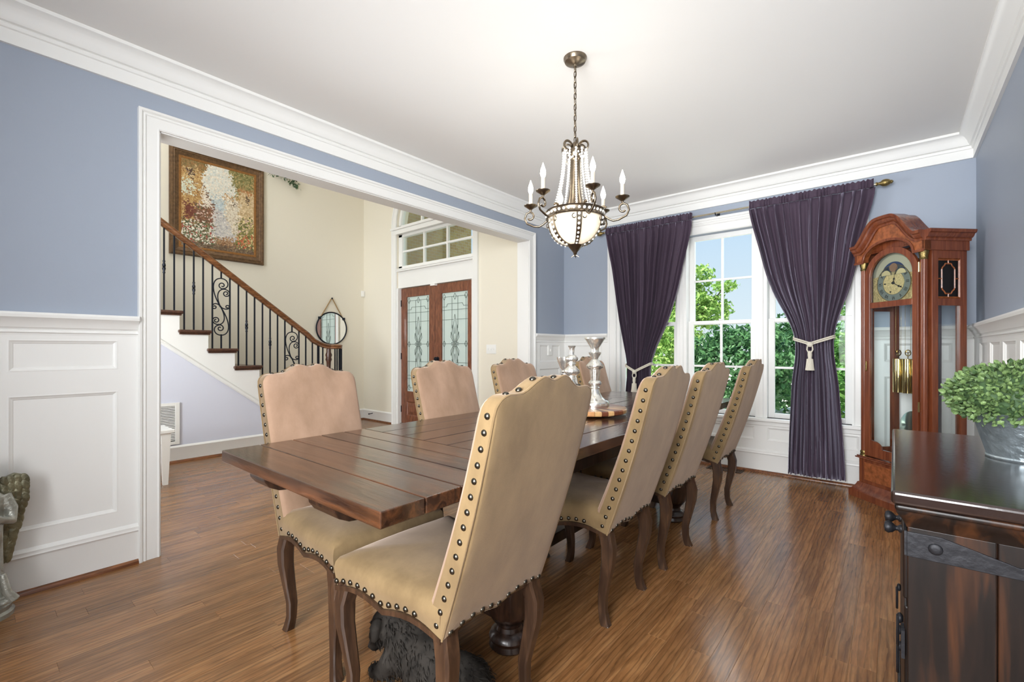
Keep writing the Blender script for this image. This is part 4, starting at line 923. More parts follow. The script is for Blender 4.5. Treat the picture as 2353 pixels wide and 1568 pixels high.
# ------------------------------------------------------------------ chandelier
CHX, CHY = 1.875, 2.235
cl = empty('chandelier', (CHX, CHY, 1.74)); tag(cl, 'bronze six light chandelier with beads and glowing bowl over the table', 'chandelier')
zc0 = ZC-1.74
MB().lathe([(.001, zc0), (.066, zc0), (.066, zc0-.006), (.058, zc0-.022), (.03, zc0-.034), (.012, zc0-.038), (.01, zc0-.05), (.001, zc0-.05)], 28).build('ceiling_canopy', 'bronze', cl, smooth=40)
lk_ = MB(); lk_.tube([(.0075*math.cos(2*PI*i/14), 0, .0165*math.sin(2*PI*i/14)+(.004 if math.sin(2*PI*i/14) > 0 else -.004)) for i in range(14)], .0026, 6, closed=True); lme = lk_.mesh('chain_link'); lme.materials.append(M['bronze'])
ztop, zbot = zc0-.06, .645; nlk = 13; step = (ztop-zbot)/nlk
for k in range(nlk+1): inst(lme, 'chain_link', cl, (0, 0, zbot+step*k), rot=(0, 0, (k % 2)*PI/2), scale=(1, 1, step/.034*1.0))
MB().tube([(.004*math.sin(i*1.3), .004*math.cos(i*1.7), zbot+(ztop-zbot)*i/16) for i in range(17)], .0022, 5).build('cord', 'bronze', cl)
MB().lathe([(.001, .63), (.012, .63), (.02, .615), (.024, .60), (.04, .585), (.044, .57), (.04, .545), (.028, .535), (.026, .52), (.028, .40), (.034, .33), (.048, .27), (.062, .245), (.001, .245)], 30, lobes=15, amp=.05).build('column', 'bronze', cl, smooth=50)
for k in range(6):
    a = 2*PI*k/6+.2; s_ = MB(); pts = [(.02, .565)] + [(.02+.005*i, .565+.018*i) for i in range(1, 3)] + spiral(.052, .60, .032, .022, PI*.9, -PI*.55, 14)
    s_.tube([(p*math.cos(a), p*math.sin(a), z) for p, z in pts], .0055, 6, flat=1.3); s_.build('top_scroll', 'bronze', cl, smooth=50)
rb = .158; zr_ = .20
rg = MB(); rg.lathe([(rb-.004, zr_-.008), (rb+.006, zr_-.008), (rb+.009, zr_-.004), (rb+.004, zr_), (rb+.002, zr_+.004), (rb+.002, zr_+.028), (rb+.005, zr_+.032), (rb+.008, zr_+.036), (rb-.004, zr_+.038), (rb-.006, zr_)], 48, cap=False); rg.build('ring_band', 'bronze', cl, smooth=40)
for k in range(36):
    a = 2*PI*k/36; bd = MB().sphere((math.cos(a)*(rb+.004), math.sin(a)*(rb+.004), zr_+.016), .0085, 8, 6); bd.build('bead', 'crystal', cl, smooth=60)
def bowlp(t): return rb*math.cos(t*PI/2)**.8, zr_-.155*math.sin(t*PI/2)**1.05
MB().lathe([(max(.002, bowlp(i/16)[0]-.006), bowlp(i/16)[1]) for i in range(17)], 40, cap=False).build('glass_bowl', 'bowl', cl, smooth=70)
for k in range(6):
    a = 2*PI*k/6+R(10); s_ = MB(); L_, Rr = [], []
    rings = []
    for i in range(15):
        r_, z = bowlp(.02+.88*i/14); w_ = .016-.006*i/14; nx = Vector((math.cos(a), math.sin(a), 0)); tt = Vector((-math.sin(a), math.cos(a), 0))
        c_ = nx*(r_+.001)+Vector((0, 0, z)); o_ = nx*(.004) + Vector((0, 0, -.003))
        rings.append([tuple(c_-tt*w_), tuple(c_+tt*w_), tuple(c_+tt*w_+o_), tuple(c_-tt*w_+o_)])
    ro = s_.loft(rings).build('bowl_rib', 'bronze', cl)
    bs = MB()
    for i in range(8):
        r_, z = bowlp(.07+.76*i/7); c_ = Vector((math.cos(a)*(r_+.004), math.sin(a)*(r_+.004), z-.003)); bs.sphere(c_, .0088-.0003*i, 8, 6)
    bs.build('rib_beads', 'crystal', ro, smooth=60)
    for sg in (-1, 1):
        sc_ = MB(); r0_, z0_ = bowlp(.05); tt = Vector((-math.sin(a), math.cos(a), 0)); nx = Vector((math.cos(a), math.sin(a), 0))
        sc_.tube([tuple(nx*(r0_+.002)+tt*sg*(.014+p)+Vector((0, 0, z0_-.004+q_))) for p, q_ in spiral(.012, -.018, .016, .005, PI/2, PI/2-sg*0-PI*1.5 if True else 0, 12)], .0026, 5); sc_.build('rib_scroll', 'bronze', ro, smooth=50)
MB().lathe([(.001, -.012), (.008, -.008), (.012, .006), (.03, .028), (.044, .046), (.001, .048)], 20).build('bottom_cap', 'bronze', cl, smooth=50)
for k in range(4):
    a = PI/2*k+.4; MB().tube([(0, 0, -.008), (.012*math.cos(a), .012*math.sin(a), -.014), (.022*math.cos(a), .022*math.sin(a), -.022)], [.003, .003, .0012], 6).build('finial_leaf', 'bronze', cl)
tocam = math.atan2(0-CHY, CAMX-CHX)
for k in range(6):
    # angle measured from the viewer, turning to the right in the picture
    th_ = R(20+60*k); a = tocam+th_; s_ = MB(); RA = .262
    pts = [(rb-.012, zr_+.02)] + [(rb-.02+.0, zr_+.03)] + spiral(rb+.012, zr_+.022, .026, .010, PI, -PI*.2, 8)[::-1][:0]
    pts = spiral(rb+.006, .235, .012, .030, PI*.2, PI*1.35, 12) + [(rb+.03, zr_-.02), (rb+.055, zr_-.032), (RA-.02, zr_-.028), (RA+.022, zr_-.008), (RA+.036, zr_+.022), (RA+.026, zr_+.05), (RA+.002, zr_+.062)] 
    hook = spiral(RA+.006, zr_+.030, .030, .012, PI/2, PI*1.75, 12)
    s_.tube([(p*math.cos(a), p*math.sin(a), z) for p, z in pts + hook], .0058, 7); ar = s_.build('arm', 'bronze', cl, smooth=60)
    ex_, ey_ = RA*math.cos(a), RA*math.sin(a); zc_ = zr_+.066
    MB().lathe([(.001, zc_), (.006, zc_), (.007, zc_+.006), (.02, zc_+.016), (.038, zc_+.028), (.0385, zc_+.031), (.018, zc_+.02), (.001, zc_+.02)], 24, (ex_, ey_, 0), lobes=12, amp=.03).build('drip_pan', 'bronze', ar, smooth=50)
    MB().lathe([(.001, zc_+.018), (.0105, zc_+.018), (.0105, zc_+.10), (.001, zc_+.10)], 14, (ex_, ey_, 0)).build('candle_sleeve', 'candle', ar, smooth=40)
    MB().lathe([(.001, zc_+.098), (.008, zc_+.10), (.013, zc_+.112), (.0155, zc_+.125), (.013, zc_+.142), (.007, zc_+.16), (.002, zc_+.175), (.0005, zc_+.18)], 14, (ex_, ey_, 0)).build('bulb', 'bulb', ar, smooth=60)
    light('bulb_light', 'POINT', (CHX+ex_*1.0, CHY+ey_*1.0, 1.74+zc_+.215), (0, 0, 0), BULB_W, (1, .95, .87), radius=.03)
for k in range(12):
    a = 2*PI*k/12+.1; bs = MB(); n = 24; r0_, z0_ = .066, .575; r1_, z1_ = rb-.03, zr_+.035
    for i in range(n):
        t = i/(n-1); rr = r0_+(r1_-r0_)*(t**1.9); z = z0_+(z1_-z0_)*t; bs.sphere((rr*math.cos(a), rr*math.sin(a), z), .0066, 7, 5)
    bs.build('bead_strand', 'crystal', cl, smooth=60)
for k in range(6):
    a0_ = 2*PI*k/6+.2; bs = MB()
    for i in range(9):
        t = i/8; a = a0_+t*PI/3; bs.sphere((.06*math.cos(a), .06*math.sin(a), .575-.05*math.sin(PI*t)), .006, 7, 5)
    bs.build('bead_swag', 'crystal', cl, smooth=60)

# ------------------------------------------------------------------ curtains
CY = Y1-.115
def curtain(name, label, left, right, zs, npl, phase, amp=.022, seed=1, n_u=180):
    """left/right: edge x at heights zs (top..bottom); pleats along u"""
    rnd = random.Random(seed); jit = [rnd.uniform(-.3, .3) for _ in range(npl+2)]; NVv = 46; ampk = [rnd.uniform(.45, 1.25) for _ in range(npl+3)]; wv = [rnd.uniform(.6, 1.5) for _ in range(npl)]; tot = sum(wv); cum = [sum(wv[:k])/tot for k in range(npl+1)]
    def warp(u_):
        for k in range(npl):
            if u_ <= cum[k+1]+1e-9: return k+(u_-cum[k])/(cum[k+1]-cum[k])
        return npl
    def ip(tab, z):
        for i in range(len(zs)-1):
            if zs[i] >= z >= zs[i+1]:
                t = (zs[i]-z)/(zs[i]-zs[i+1])
                # catmull-rom
                p = [tab[max(i-1, 0)], tab[i], tab[i+1], tab[min(i+2, len(tab)-1)]]
                return .5*((2*p[1])+(-p[0]+p[2])*t+(2*p[0]-5*p[1]+4*p[2]-p[3])*t*t+(-p[0]+3*p[1]-3*p[2]+p[3])*t**3)
        return tab[-1]
    ztie = zs[3]; vs = []; z_top, z_bot = zs[0], zs[-1]
    for j in range(NVv+1):
        z = z_top+(z_bot-z_top)*j/NVv; xl, xr = ip(left, z), ip(right, z); wd = xr-xl
        tie = math.exp(-((z-ztie)/.16)**2); base = amp*min(1.9, (right[0]-left[0])/max(wd, .1))**.6
        for i in range(n_u+1):
            u_ = i/n_u; ph = warp(u_); k = int(ph); ph2 = ph+jit[min(k, npl)]*math.sin(PI*(ph-k))*.5
            s_ = math.sin(2*PI*ph2+phase); s_ = s_*(1.25-.25*s_*s_); kf = ph-k; s_ *= ampk[k]*(1-smooth(kf))+ampk[k+1]*smooth(kf); s_ += .22*math.sin(2*PI*ph*2.7+z*1.3)
            near_top = max(0, min(1, (z_top-z)/.07)); A = base*(.35+.65*near_top)*(1-.35*tie)*(1-.45*smooth((.5-z)/.45))
            yy = CY - .012*(1-near_top) - A*s_ - .01*math.sin(2*PI*u_*3+z*2)*near_top + .018*tie*(-1)*math.sin(PI*u_)*1.6 - (.03*math.sin(PI*u_) if z < ztie else 0)*min(1, (ztie-z)/.4 if z < ztie else 0)
            vs.append((xl+wd*(u_+.012*math.cos(2*PI*ph2+phase)), yy, z))
    fs = [(j*(n_u+1)+i, (j+1)*(n_u+1)+i, (j+1)*(n_u+1)+i+1, j*(n_u+1)+i+1) for j in range(NVv) for i in range(n_u)]
    root = empty(name, ((left[0]+right[0])/2, CY, zs[-1])); tag(root, label, 'curtain', 'plum velvet curtains')
    off = Vector(root.location); mbx = MB(); mbx.add([tuple(Vector(v)-off) for v in vs], fs); o_ = mbx.build('drape', 'velvet', root, smooth=80, recalc=False)
    sd_ = o_.modifiers.new('thick', 'SOLIDIFY'); sd_.thickness = .003
    # gathered rod pocket
    vs = []; rows = ((z_top+.001, .012), (z_top+.012, .02), (z_top+.03, .022), (z_top+.045, .014), (z_top+.062, .010), (z_top+.070, .016)); nn = 220
    for z, d_ in rows:
        for i in range(nn+1):
            u_ = i/nn; vs.append((left[0]+(right[0]-left[0])*u_-off.x, CY-.013-d_*(.5+.5*math.sin(2*PI*u_*npl*2.1+3*math.sin(u_*40)))-off.y, z+.006*math.sin(2*PI*u_*npl*2.1)*(1 if z > z_top+.05 else .2)-off.z))
    fs = [(j*(nn+1)+i, j*(nn+1)+i+1, (j+1)*(nn+1)+i+1, (j+1)*(nn+1)+i) for j in range(len(rows)-1) for i in range(nn)]
    h = MB(); h.add(vs, fs); ho = h.build('gathered_heading', 'velvet', root, smooth=80, recalc=False); s2 = ho.modifiers.new('thick', 'SOLIDIFY'); s2.thickness = .003
    return root
ZT = 2.535
curtain('curtain', 'wide plum velvet curtain beside the clock, tied with an ivory tassel', (2.198, 2.285, 2.385, 2.575, 2.555, 2.525), (3.138, 3.055, 2.985, 2.865, 2.90, 2.942), (ZT, 2.15, 1.78, 1.305, .85, .06), 13, .4, .034, seed=2)
curtain('curtain', 'narrow plum velvet curtain panel against the left window casing', (.669, .755, .84, .944, .93, .90), (1.066, 1.066, 1.06, 1.05, 1.06, 1.07), (ZT, 2.1, 1.6, 1.02, .6, .06), 7, 1.1, .026, 5, 110)
curtain('curtain', 'plum velvet curtain panel left of the middle window, pulled into the tie', (1.070, 1.070, 1.072, 1.062, 1.07, 1.08), (1.666, 1.575, 1.445, 1.221, 1.26, 1.29), (ZT, 2.1, 1.6, 1.02, .6, .06), 8, 2.3, .031, 9, 110)
def tieback(xa, xb, z, xk, dz, label, wall_x):
    r = empty('curtain_tieback', (xk, CY, z-dz)); tag(r, label, 'tieback', 'ivory cord tiebacks')
    for k in (-.008, .008):
        pts = []
        for i in range(15):
            t = i/14; x = xa+(xb-xa)*t; tk = (xk-xa)/(xb-xa)
            zz = z-dz*(1-abs(t-tk)/max(tk, 1-tk)) if True else z
            pts.append((x-xk, -.062-.02*math.sin(PI*t), zz+k-(z-dz)))
        pts = [(xa-xk-.004, .01, dz+k)] + pts + [(xb-xk+.004, .01, dz+k)]
        MB().tube(pts, .007, 8).build('cord', 'cord', r, smooth=70)
    MB().sphere((0, -.09, -.005), (.026, .018, .024), 12, 8).build('knot', 'cord', r, smooth=70)
    for s_ in (-1, 1): MB().tube([(s_*.018, -.09, -.02), (s_*.022, -.092, -.05), (s_*.006, -.094, -.085)], .006, 8).build('cord', 'cord', r, smooth=70)
    t_ = MB(); t_.lathe([(.001, -.06), (.010, -.065), (.017, -.08), (.018, -.10), (.014, -.125), (.02, -.135), (.001, -.136)], 14, (0, -.094, 0)); t_.build('tassel_head', 'cord', r, smooth=60)
    t_ = MB(); t_.lathe([(.001, -.13), (.022, -.132), (.026, -.18), (.032, -.232), (.001, -.23)], 40, (0, -.094, 0), lobes=20, amp=.09); t_.build('tassel_skirt', 'cord', r, smooth=20)
tieback(2.572, 2.868, 1.30, 2.70, .06, 'ivory rope tieback with tassel on the wide curtain beside the clock', 0)
tieback(.940, 1.226, 1.03, 1.06, .085, 'ivory rope tieback around the left pair of curtain panels', 0)
rd = empty('curtain_rod', (1.9, CY+.004, 2.562)); tag(rd, 'brass curtain rod with a carved finial above the windows', 'curtain rod')
MB().tube([(.64-1.9, 0, 0), (3.15-1.9, 0, 0)], .009, 12).build('pole', plain('satin_rod', (190, 182, 160), .25, .9), rd, smooth=60)
for xx, sg in ((3.15, 1), (.64, -1)):
    fn = MB(); fn.lathe([(.001, 0), (.014, 0), (.014, .01), (.010, .016), (.014, .03), (.026, .045), (.028, .065), (.022, .085), (.012, .098), (.014, .104), (.005, .112), (.001, .114)], 20, lobes=6, amp=.08); fn.xf(Matrix.Translation((xx-1.9, 0, 0)) @ Matrix.Rotation(R(90*sg), 4, 'Y')); fn.build('finial', 'oldbrass', rd, smooth=50)
for xx in (.70, 1.885, 3.12):
    bk = MB(); bk.box(xx-1.9-.014, .105, -.05, xx-1.9+.014, .115, .03); bk.box(xx-1.9-.006, 0.0, -.02, xx-1.9+.006, .108, -.009); bk.tube([(xx-1.9, .012*math.cos(a), .012*math.sin(a)) for a in [PI*.9+PI*1.2*i/8 for i in range(9)]], .004, 6); bk.build('bracket', 'iron', rd)

# ------------------------------------------------------------------ grandfather clock (local: x right, y into the case, z up)
gc = empty('grandfather_clock', (3.242, 4.49, 0), R(-45)); tag(gc, 'tall cherry grandfather clock with arched hood standing across the corner', 'clock')
BW, BD = .262, .32            # body half width, depth
def cbase(z0, z1, hw, y0, y1): return (z0, z1, hw, y0, y1)
ogee = [(0, .315), (.004, .315), (.03, .055+.03), (.055, .055), (.055, .0), (0, 0)]
rings = []
for hw, yo, z in ((.318, -.055, 0), (.318, -.055, .05), (.312, -.05, .055), (.306, -.044, .062), (.295, -.034, .075), (.282, -.02, .10), (.276, -.014, .118), (.270, -.010, .122)):
    rings.append([(-hw, yo, z), (hw, yo, z), (hw, BD, z), (-hw, BD, z)])
MB().loft(rings).build('plinth', 'cherry', gc, smooth=30)
MB().box(-.268, -.006, .12, .268, BD, .318).build('base_box', 'cherry', gc, bevel=.003)
MB().box(-.215, -.009, .15, .215, -.004, .29).build('burl_panel', 'burl', gc, bevel=.002)
MB().box(-.288, -.026, .316, .288, BD, .327).build('base_ledge', 'cherry', gc, bevel=.004)
MB().box(-.28, -.018, .327, .28, BD, .337).build('ledge_bead', 'cherry', gc, bevel=.004)
# corner posts, back and floor of the case
for sx_ in (-1, 1):
    MB().box(sx_*.255-.018, BD-.05, .337, sx_*.255+.018, BD, 1.90).build('rear_post', 'cherry', gc, bevel=.002)
    MB().box(sx_*.255-.022, .048, .337, sx_*.255+.022, .095, 1.90).build('front_post', 'cherry', gc, bevel=.002)
    # fluted quarter columns
    fl = MB(); fl.lathe([(.001, .375), (.021, .375), (.021, 1.83), (.001, 1.83)], 48, (sx_*.245, .018, 0), lobes=12, amp=-.10); co = fl.build('column', 'cherry', gc, smooth=25)
    MB().lathe([(.001, .337), (.028, .337), (.028, .347), (.023, .352), (.026, .36), (.026, .372), (.022, .378), (.001, .378)], 20, (sx_*.245, .018, 0)).build('brass_foot', 'oldbrass', co, smooth=40)
    MB().lathe([(.001, 1.825), (.022, 1.825), (.026, 1.835), (.023, 1.842), (.027, 1.862), (.03, 1.88), (.03, 1.888), (.001, 1.888)], 20, (sx_*.245, .018, 0)).build('brass_capital', 'oldbrass', co, smooth=40)
    # side frame rails, side glass and fretwork
    xs_ = sx_*.262
    for za, zb in ((.337, .40), (1.50, 1.55), (1.83, 1.90)): MB().box(xs_-.012, .09, za, xs_+.012, BD-.045, zb).build('side_rail', 'cherry', gc, bevel=.002)
    MB().box(xs_-.002, .09, .40, xs_+.002, BD-.045, 1.50).build('side_glass', 'clockglass', gc)
    MB().box(xs_-.010*sx_-.003, .09, 1.55, xs_-.010*sx_+.003, BD-.045, 1.83).build('fret_backing', 'black', gc)
    fr = MB(); y0, y1, z0, z1 = .098, BD-.053, 1.557, 1.823; ym = (y0+y1)/2; zm = (z0+z1)/2; xf_ = xs_+sx_*.004
    def bar(p, q_, w_=.007): fr.tube([(xf_, p[0], p[1]), (xf_, q_[0], q_[1])], w_*.6, 4)
    for a_, b2 in (((y0, z0), (y1, z0)), ((y1, z0), (y1, z1)), ((y1, z1), (y0, z1)), ((y0, z1), (y0, z0))): bar(a_, b2, .012)
    dx_, dz_ = .05, .105; lz = [(ym-.022, zm+dz_), (ym+.022, zm+dz_), (ym+.03, zm+dz_-.015), (ym+dx_-.006, zm+.078), (ym+dx_, zm+.066), (ym+dx_, zm-.066), (ym+dx_-.006, zm-.078), (ym+.03, zm-dz_+.015), (ym+.022, zm-dz_), (ym-.022, zm-dz_), (ym-.03, zm-dz_+.015), (ym-dx_+.006, zm-.078), (ym-dx_, zm-.066), (ym-dx_, zm+.066), (ym-dx_+.006, zm+.078), (ym-.03, zm+dz_-.015)]
    for i in range(len(lz)): bar(lz[i], lz[(i+1) % len(lz)], .0085)
    bar((ym, zm+dz_), (ym, z1)); bar((ym, zm-dz_), (ym, z0)); bar((ym-dx_, zm), (y0, zm)); bar((ym+dx_, zm), (y1, zm))
    fr.build('fretwork', M['burl'], gc)
# the case is open behind: narrow back boards only at its centre
MB().box(-.10, BD-.012, .337, .10, BD-.002, 1.90).build('back_board', plain('dark_bluish_board', (70, 60, 74), .4), gc)
MB().box(-.25, .09, .337, .25, BD-.005, .345).build('case_floor', 'cherry', gc)
# front door: frame with arched top opening
def frame_poly(outer, inner):
    pass
DH0, DH1, DWi, DWo = .345, 1.80, .176, .222
dr = empty('case_door'); dr.parent = gc
f = MB()
f.box(-DWo, .0, DH0, -DWi, .022, 1.755); f.box(DWi, .0, DH0, DWo, .022, 1.755); f.box(-DWi, 0, DH0, DWi, .022, DH0+.07); f.box(-DWi, 0, 1.515, DWi, .022, 1.56)
na = 24
for i in range(na):
    a0_, a1_ = PI*i/na, PI*(i+1)/na
    def P(r_, a): return (-r_*math.cos(a), 1.755+r_*math.sin(a)*.93)
    o0, o1, i0, i1 = P(DWo, a0_), P(DWo, a1_), P(DWi, a0_), P(DWi, a1_)
    f.add([(o0[0], 0, o0[1]), (o1[0], 0, o1[1]), (i1[0], 0, i1[1]), (i0[0], 0, i0[1]), (o0[0], .022, o0[1]), (o1[0], .022, o1[1]), (i1[0], .022, i1[1]), (i0[0], .022, i0[1])], [(3,2,1,0), (4,5,6,7), (0,1,5,4), (2,3,7,6)])
f.build('door_frame', 'cherry', dr, bevel=.002)
# curved spandrels at the bottom of the long glass
for s_ in (-1, 1):
    pts = [(s_*DWi, DH0+.07), (s_*DWi, DH0+.13)] + [(s_*(DWi-.10*math.sin(PI/2*i/6)), DH0+.13-.06*(1-math.cos(PI/2*i/6))) for i in range(1, 7)]
    MB().prism([(x, .002, z) for x, z in pts], (0, .018, 0)).build('door_spandrel', 'cherry', dr)
MB().box(-DWi, .009, DH0+.07, DWi, .013, 1.515).build('door_glass', 'clockglass', dr)
gp2 = [(-DWi, .010, 1.56), (DWi, .010, 1.56)] + [(DWi*math.cos(PI*i/20), .010, 1.755+DWi*.93*math.sin(PI*i/20)) for i in range(21)]
MB().prism(gp2, (0, .003, 0)).build('dial_glass', 'clockglass', dr)
bv = MB()
for x in (-DWi+.012, DWi-.012): bv.box(x-.0015, .006, DH0+.08, x+.0015, .009, 1.505)
bv.box(-DWi, .006, 1.500, DWi, .009, 1.503); bv.build('glass_bevel', 'clockglass', dr)
for z in (.75, 1.74): MB().lathe([(.001, 0), (.006, 0), (.006, .07), (.001, .07)], 10, (DWo+.006, -.002, z)).build('hinge', 'brass', dr, smooth=40)
MB().tube([(-DWo+.02, -.004, 1.02+.008*i) for i in range(11)], [.003, .006, .004, .007, .005, .008, .005, .007, .004, .006, .003], 8).build('escutcheon', 'oldbrass', dr, smooth=50)
# dial
dl = empty('dial'); dl.parent = gc; DZ = 1.695; yd = .034
MB().box(-.18, yd, 1.55, .18, yd+.004, 1.757).build('dial_plate', plain('engraved_dial_plate', (206, 186, 132), .3, .7, bump=.8, bscale=140, var=.35, vscale=80), dl)
ap_ = [(-.18*math.cos(PI*i/24), yd, 1.757+.168*math.sin(PI*i/24)) for i in range(25)]
MB().prism(ap_, (0, .004, 0)).build('arch_plate', M['brass'] if False else plain('arch_plate_metal', (168, 168, 148), .35, .6), dl)
def ringmesh(r0, r1, n, z, y, a0=0, a1=2*PI):
    m_ = MB(); vs = []
    for i in range(n+1):
        a = a0+(a1-a0)*i/n
        for r_, yy in ((r0, y), (r1, y), (r1, y-.002), (r0, y-.002)): vs.append((r_*math.cos(a), yy, z+r_*math.sin(a)))
    fs = []
    for i in range(n):
        for k in range(4): fs.append((i*4+k, i*4+(k+1) % 4, (i+1)*4+(k+1) % 4, (i+1)*4+k))
    return m_.add(vs, fs)
cring = plain('chapter_ring', (138, 146, 138), .35, .6)
ringmesh(.088, .136, 60, DZ, yd-.001).build('chapter_ring', cring, dl)
ringmesh(.136, .140, 60, DZ, yd-.002).build('outer_ring', 'oldbrass', dl)
ringmesh(.0005, .086, 48, DZ, yd-.001).build('centre_disc', plain('engraved_centre', (226, 206, 150), .3, .6, bump=.8, bscale=160, var=.2, vscale=90), dl)
ringmesh(.0865, .088, 48, DZ, yd-.002).build('inner_ring', 'brass', dl)
for k, tx in enumerate(('XII', 'I', 'II', 'III', 'IIII', 'V', 'VI', 'VII', 'VIII', 'IX', 'X', 'XI')):
    a = PI/2-2*PI*k/12; cu = bpy.data.curves.new('numeral', 'FONT'); cu.body = tx; cu.size = .036; cu.align_x = 'CENTER'; cu.align_y = 'CENTER'; cu.extrude = .0005; cu.materials.append(M['black'])
    o_ = bpy.data.objects.new('numeral', cu); col.objects.link(o_); loc_ = (.112*math.cos(a), yd-.004, DZ+.112*math.sin(a)); rot_ = (R(90), a-PI/2 if False else -(a-PI/2), 0)
    bpy.context.view_layer.update(); nme = bpy.data.meshes.new_from_object(o_.evaluated_get(bpy.context.evaluated_depsgraph_get())); bpy.data.objects.remove(o_); inst(nme, 'numeral', dl, loc_, rot_, (.75, 1, 1))
def hand(a, L_, w_, y):
    d_ = Vector((math.sin(a), 0, math.cos(a))); n_ = Vector((d_.z, 0, -d_.x)); b0 = Vector((0, y, DZ)); m_ = MB()
    m_.prism([tuple(b0+d_*(-.01)-n_*w_*.5), tuple(b0+d_*L_*.45-n_*w_*.4), tuple(b0+d_*L_*.55-n_*w_*1.6), tuple(b0+d_*L_*.68-n_*w_*.4), tuple(b0+d_*L_), tuple(b0+d_*L_*.68+n_*w_*.4), tuple(b0+d_*L_*.55+n_*w_*1.6), tuple(b0+d_*L_*.45+n_*w_*.4), tuple(b0+d_*(-.01)+n_*w_*.5)], (0, .001, 0)); m_.build('hand', 'black', dl)
hand(R(10), .055, .006, yd-.006); hand(R(122), .098, .005, yd-.008); hand(R(15), .125, .0015, yd-.010)
MB().sphere((0, yd-.006, DZ), .011, 10, 6).build('hand_hub', 'black', dl, smooth=60)
for a in (-110, -70+40, 180): MB().sphere((.07*math.cos(R(a)), yd-.004, DZ+.07*math.sin(R(a))), .006, 8, 6).build('winding_hole', 'black', dl)
# moon dial in the arch
ringmesh(.10, .150, 40, 1.757, yd-.001, 0, PI).build('moon_scale', plain('moon_scale_metal', (196, 192, 166), .35, .5), dl)
ringmesh(.0005, .099, 40, 1.757, yd-.001, 0, PI).build('moon_disc', plain('moon_disc_blue', (42, 58, 92), .35), dl)
for s_ in (-1, 1): ringmesh(.0005, .038, 24, 1.757, yd-.003, 0, PI).xf(Matrix.Translation((s_*.062, 0, .002))).build('moon_hump', plain('moon_hump_gilt', (214, 200, 152), .35, .4), dl)
ringmesh(.0005, .033, 24, 1.757, yd-.003).xf(Matrix.Translation((0, 0, .055))).build('moon_face', plain('moon_face_copper', (126, 96, 74), .4), dl)
# weights, pulleys, cables, pendulum
for k, x in enumerate((-.078, 0.0, .078)):
    wg = empty('weight'); wg.parent = gc
    MB().lathe([(.001, .86), (.033, .86), (.034, .865), (.034, 1.115), (.033, 1.12), (.001, 1.12)], 28, (x, .15, 0)).build('weight_shell', 'brass', wg, smooth=30)
    pu = MB(); pu.tube([(x+.022*math.cos(2*PI*i/20), .15, 1.165+.022*math.sin(2*PI*i/20)) for i in range(20)], .004, 6, closed=True)
    for q_ in range(3): pu.tube([(x, .15, 1.165), (x+.02*math.cos(2*PI*q_/3+.5), .15, 1.165+.02*math.sin(2*PI*q_/3+.5))], .003, 5)
    pu.tube([(x, .15, 1.12), (x, .15, 1.145)], .003, 6); pu.build('pulley', 'brass', wg, smooth=50)
    for q_ in (-1, 1): MB().tube([(x+q_*.022, .15, 1.165), (x+q_*.022, .15, 1.56)], .0012, 5).build('cable', 'oldbrass', wg)
pn = empty('pendulum'); pn.parent = gc
MB().tube([(0, .21, .55), (0, .21, 1.56)], .006, 6).build('rod', 'cherry', pn)
bo = MB(); bo.lathe([(.001, -.006), (.12, -.003), (.125, 0), (.12, .004), (.001, .012)], 40); bo.xf(Matrix.Translation((0, .21, .60)) @ Matrix.Rotation(R(90), 4, 'X')); bo.build('bob', plain('pendulum_bob', (190, 208, 196), .12, .9), pn, smooth=40)
# movement box behind the dial
MB().box(-.15, yd+.01, 1.56, .15, .26, 1.60).build('seat_board', 'cherry', gc)
# hood: frieze with arch, crown moulding that arches up
HW, HY0, HD = .288, -.024, BD+.004
def ftop(x):
    a = abs(x)/HW
    if a > .70: return 1.955+.030*smooth((1-a)/.3*.55)*0
    return 1.955+.17*math.sqrt(max(0, 1-(a/.70)**2))*smooth((.70-a)/.32 if a > .38 else 1) if a > .38 else 1.955+.17*math.sqrt(1-(a/.70)**2)
def ftop(x):
    a = abs(x)/HW
    t = smooth((.84-a)/.66)
    return 1.962+.178*t*(1-.10*min(1, a/.5)**2)
def fbot(x):
    a = abs(x)
    R0 = .215
    if a >= R0: return 1.885
    return 1.885+.0+.135*math.sqrt(1-(a/R0)**2)
nx = 56; xs2 = [-HW+2*HW*i/nx for i in range(nx+1)]
f = MB(); vs = []
for x in xs2:
    for y in (HY0, HY0+.05): vs += [(x, y, fbot(x)), (x, y, ftop(x))]
fs = []
for i in range(nx):
    b0 = i*4; c0 = (i+1)*4; fs += [(b0, c0, c0+1, b0+1), (b0+2, b0+3, c0+3, c0+2), (b0, b0+2, c0+2, c0), (b0+1, c0+1, c0+3, b0+3)]
fs += [(0, 1, 3, 2), (nx*4, nx*4+2, nx*4+3, nx*4+1)]
f.add(vs, fs); f.build('frieze', 'burl', gc, smooth=30)
MB().sweep([(x, HY0, fbot(x)+.004) for x in xs2], [(-.004, 0), (-.004, .008), (.006, .010), (.014, .006), (.014, 0)], (0, -1, 0)).build('arch_bead', 'cherry', gc, smooth=40)
cp = [(-.012, 0), (-.012, .010), (0, .014), (.006, .012), (.010, .022), (.022, .030), (.034, .034), (.040, .046), (.058, .050), (.062, .046), (.062, -.06), (-.0, -.06)]
MB().sweep([(x, HY0, ftop(x)) for x in xs2][::-1], cp, (0, -1, 0)).build('arched_cornice', 'cherry', gc, smooth=35)
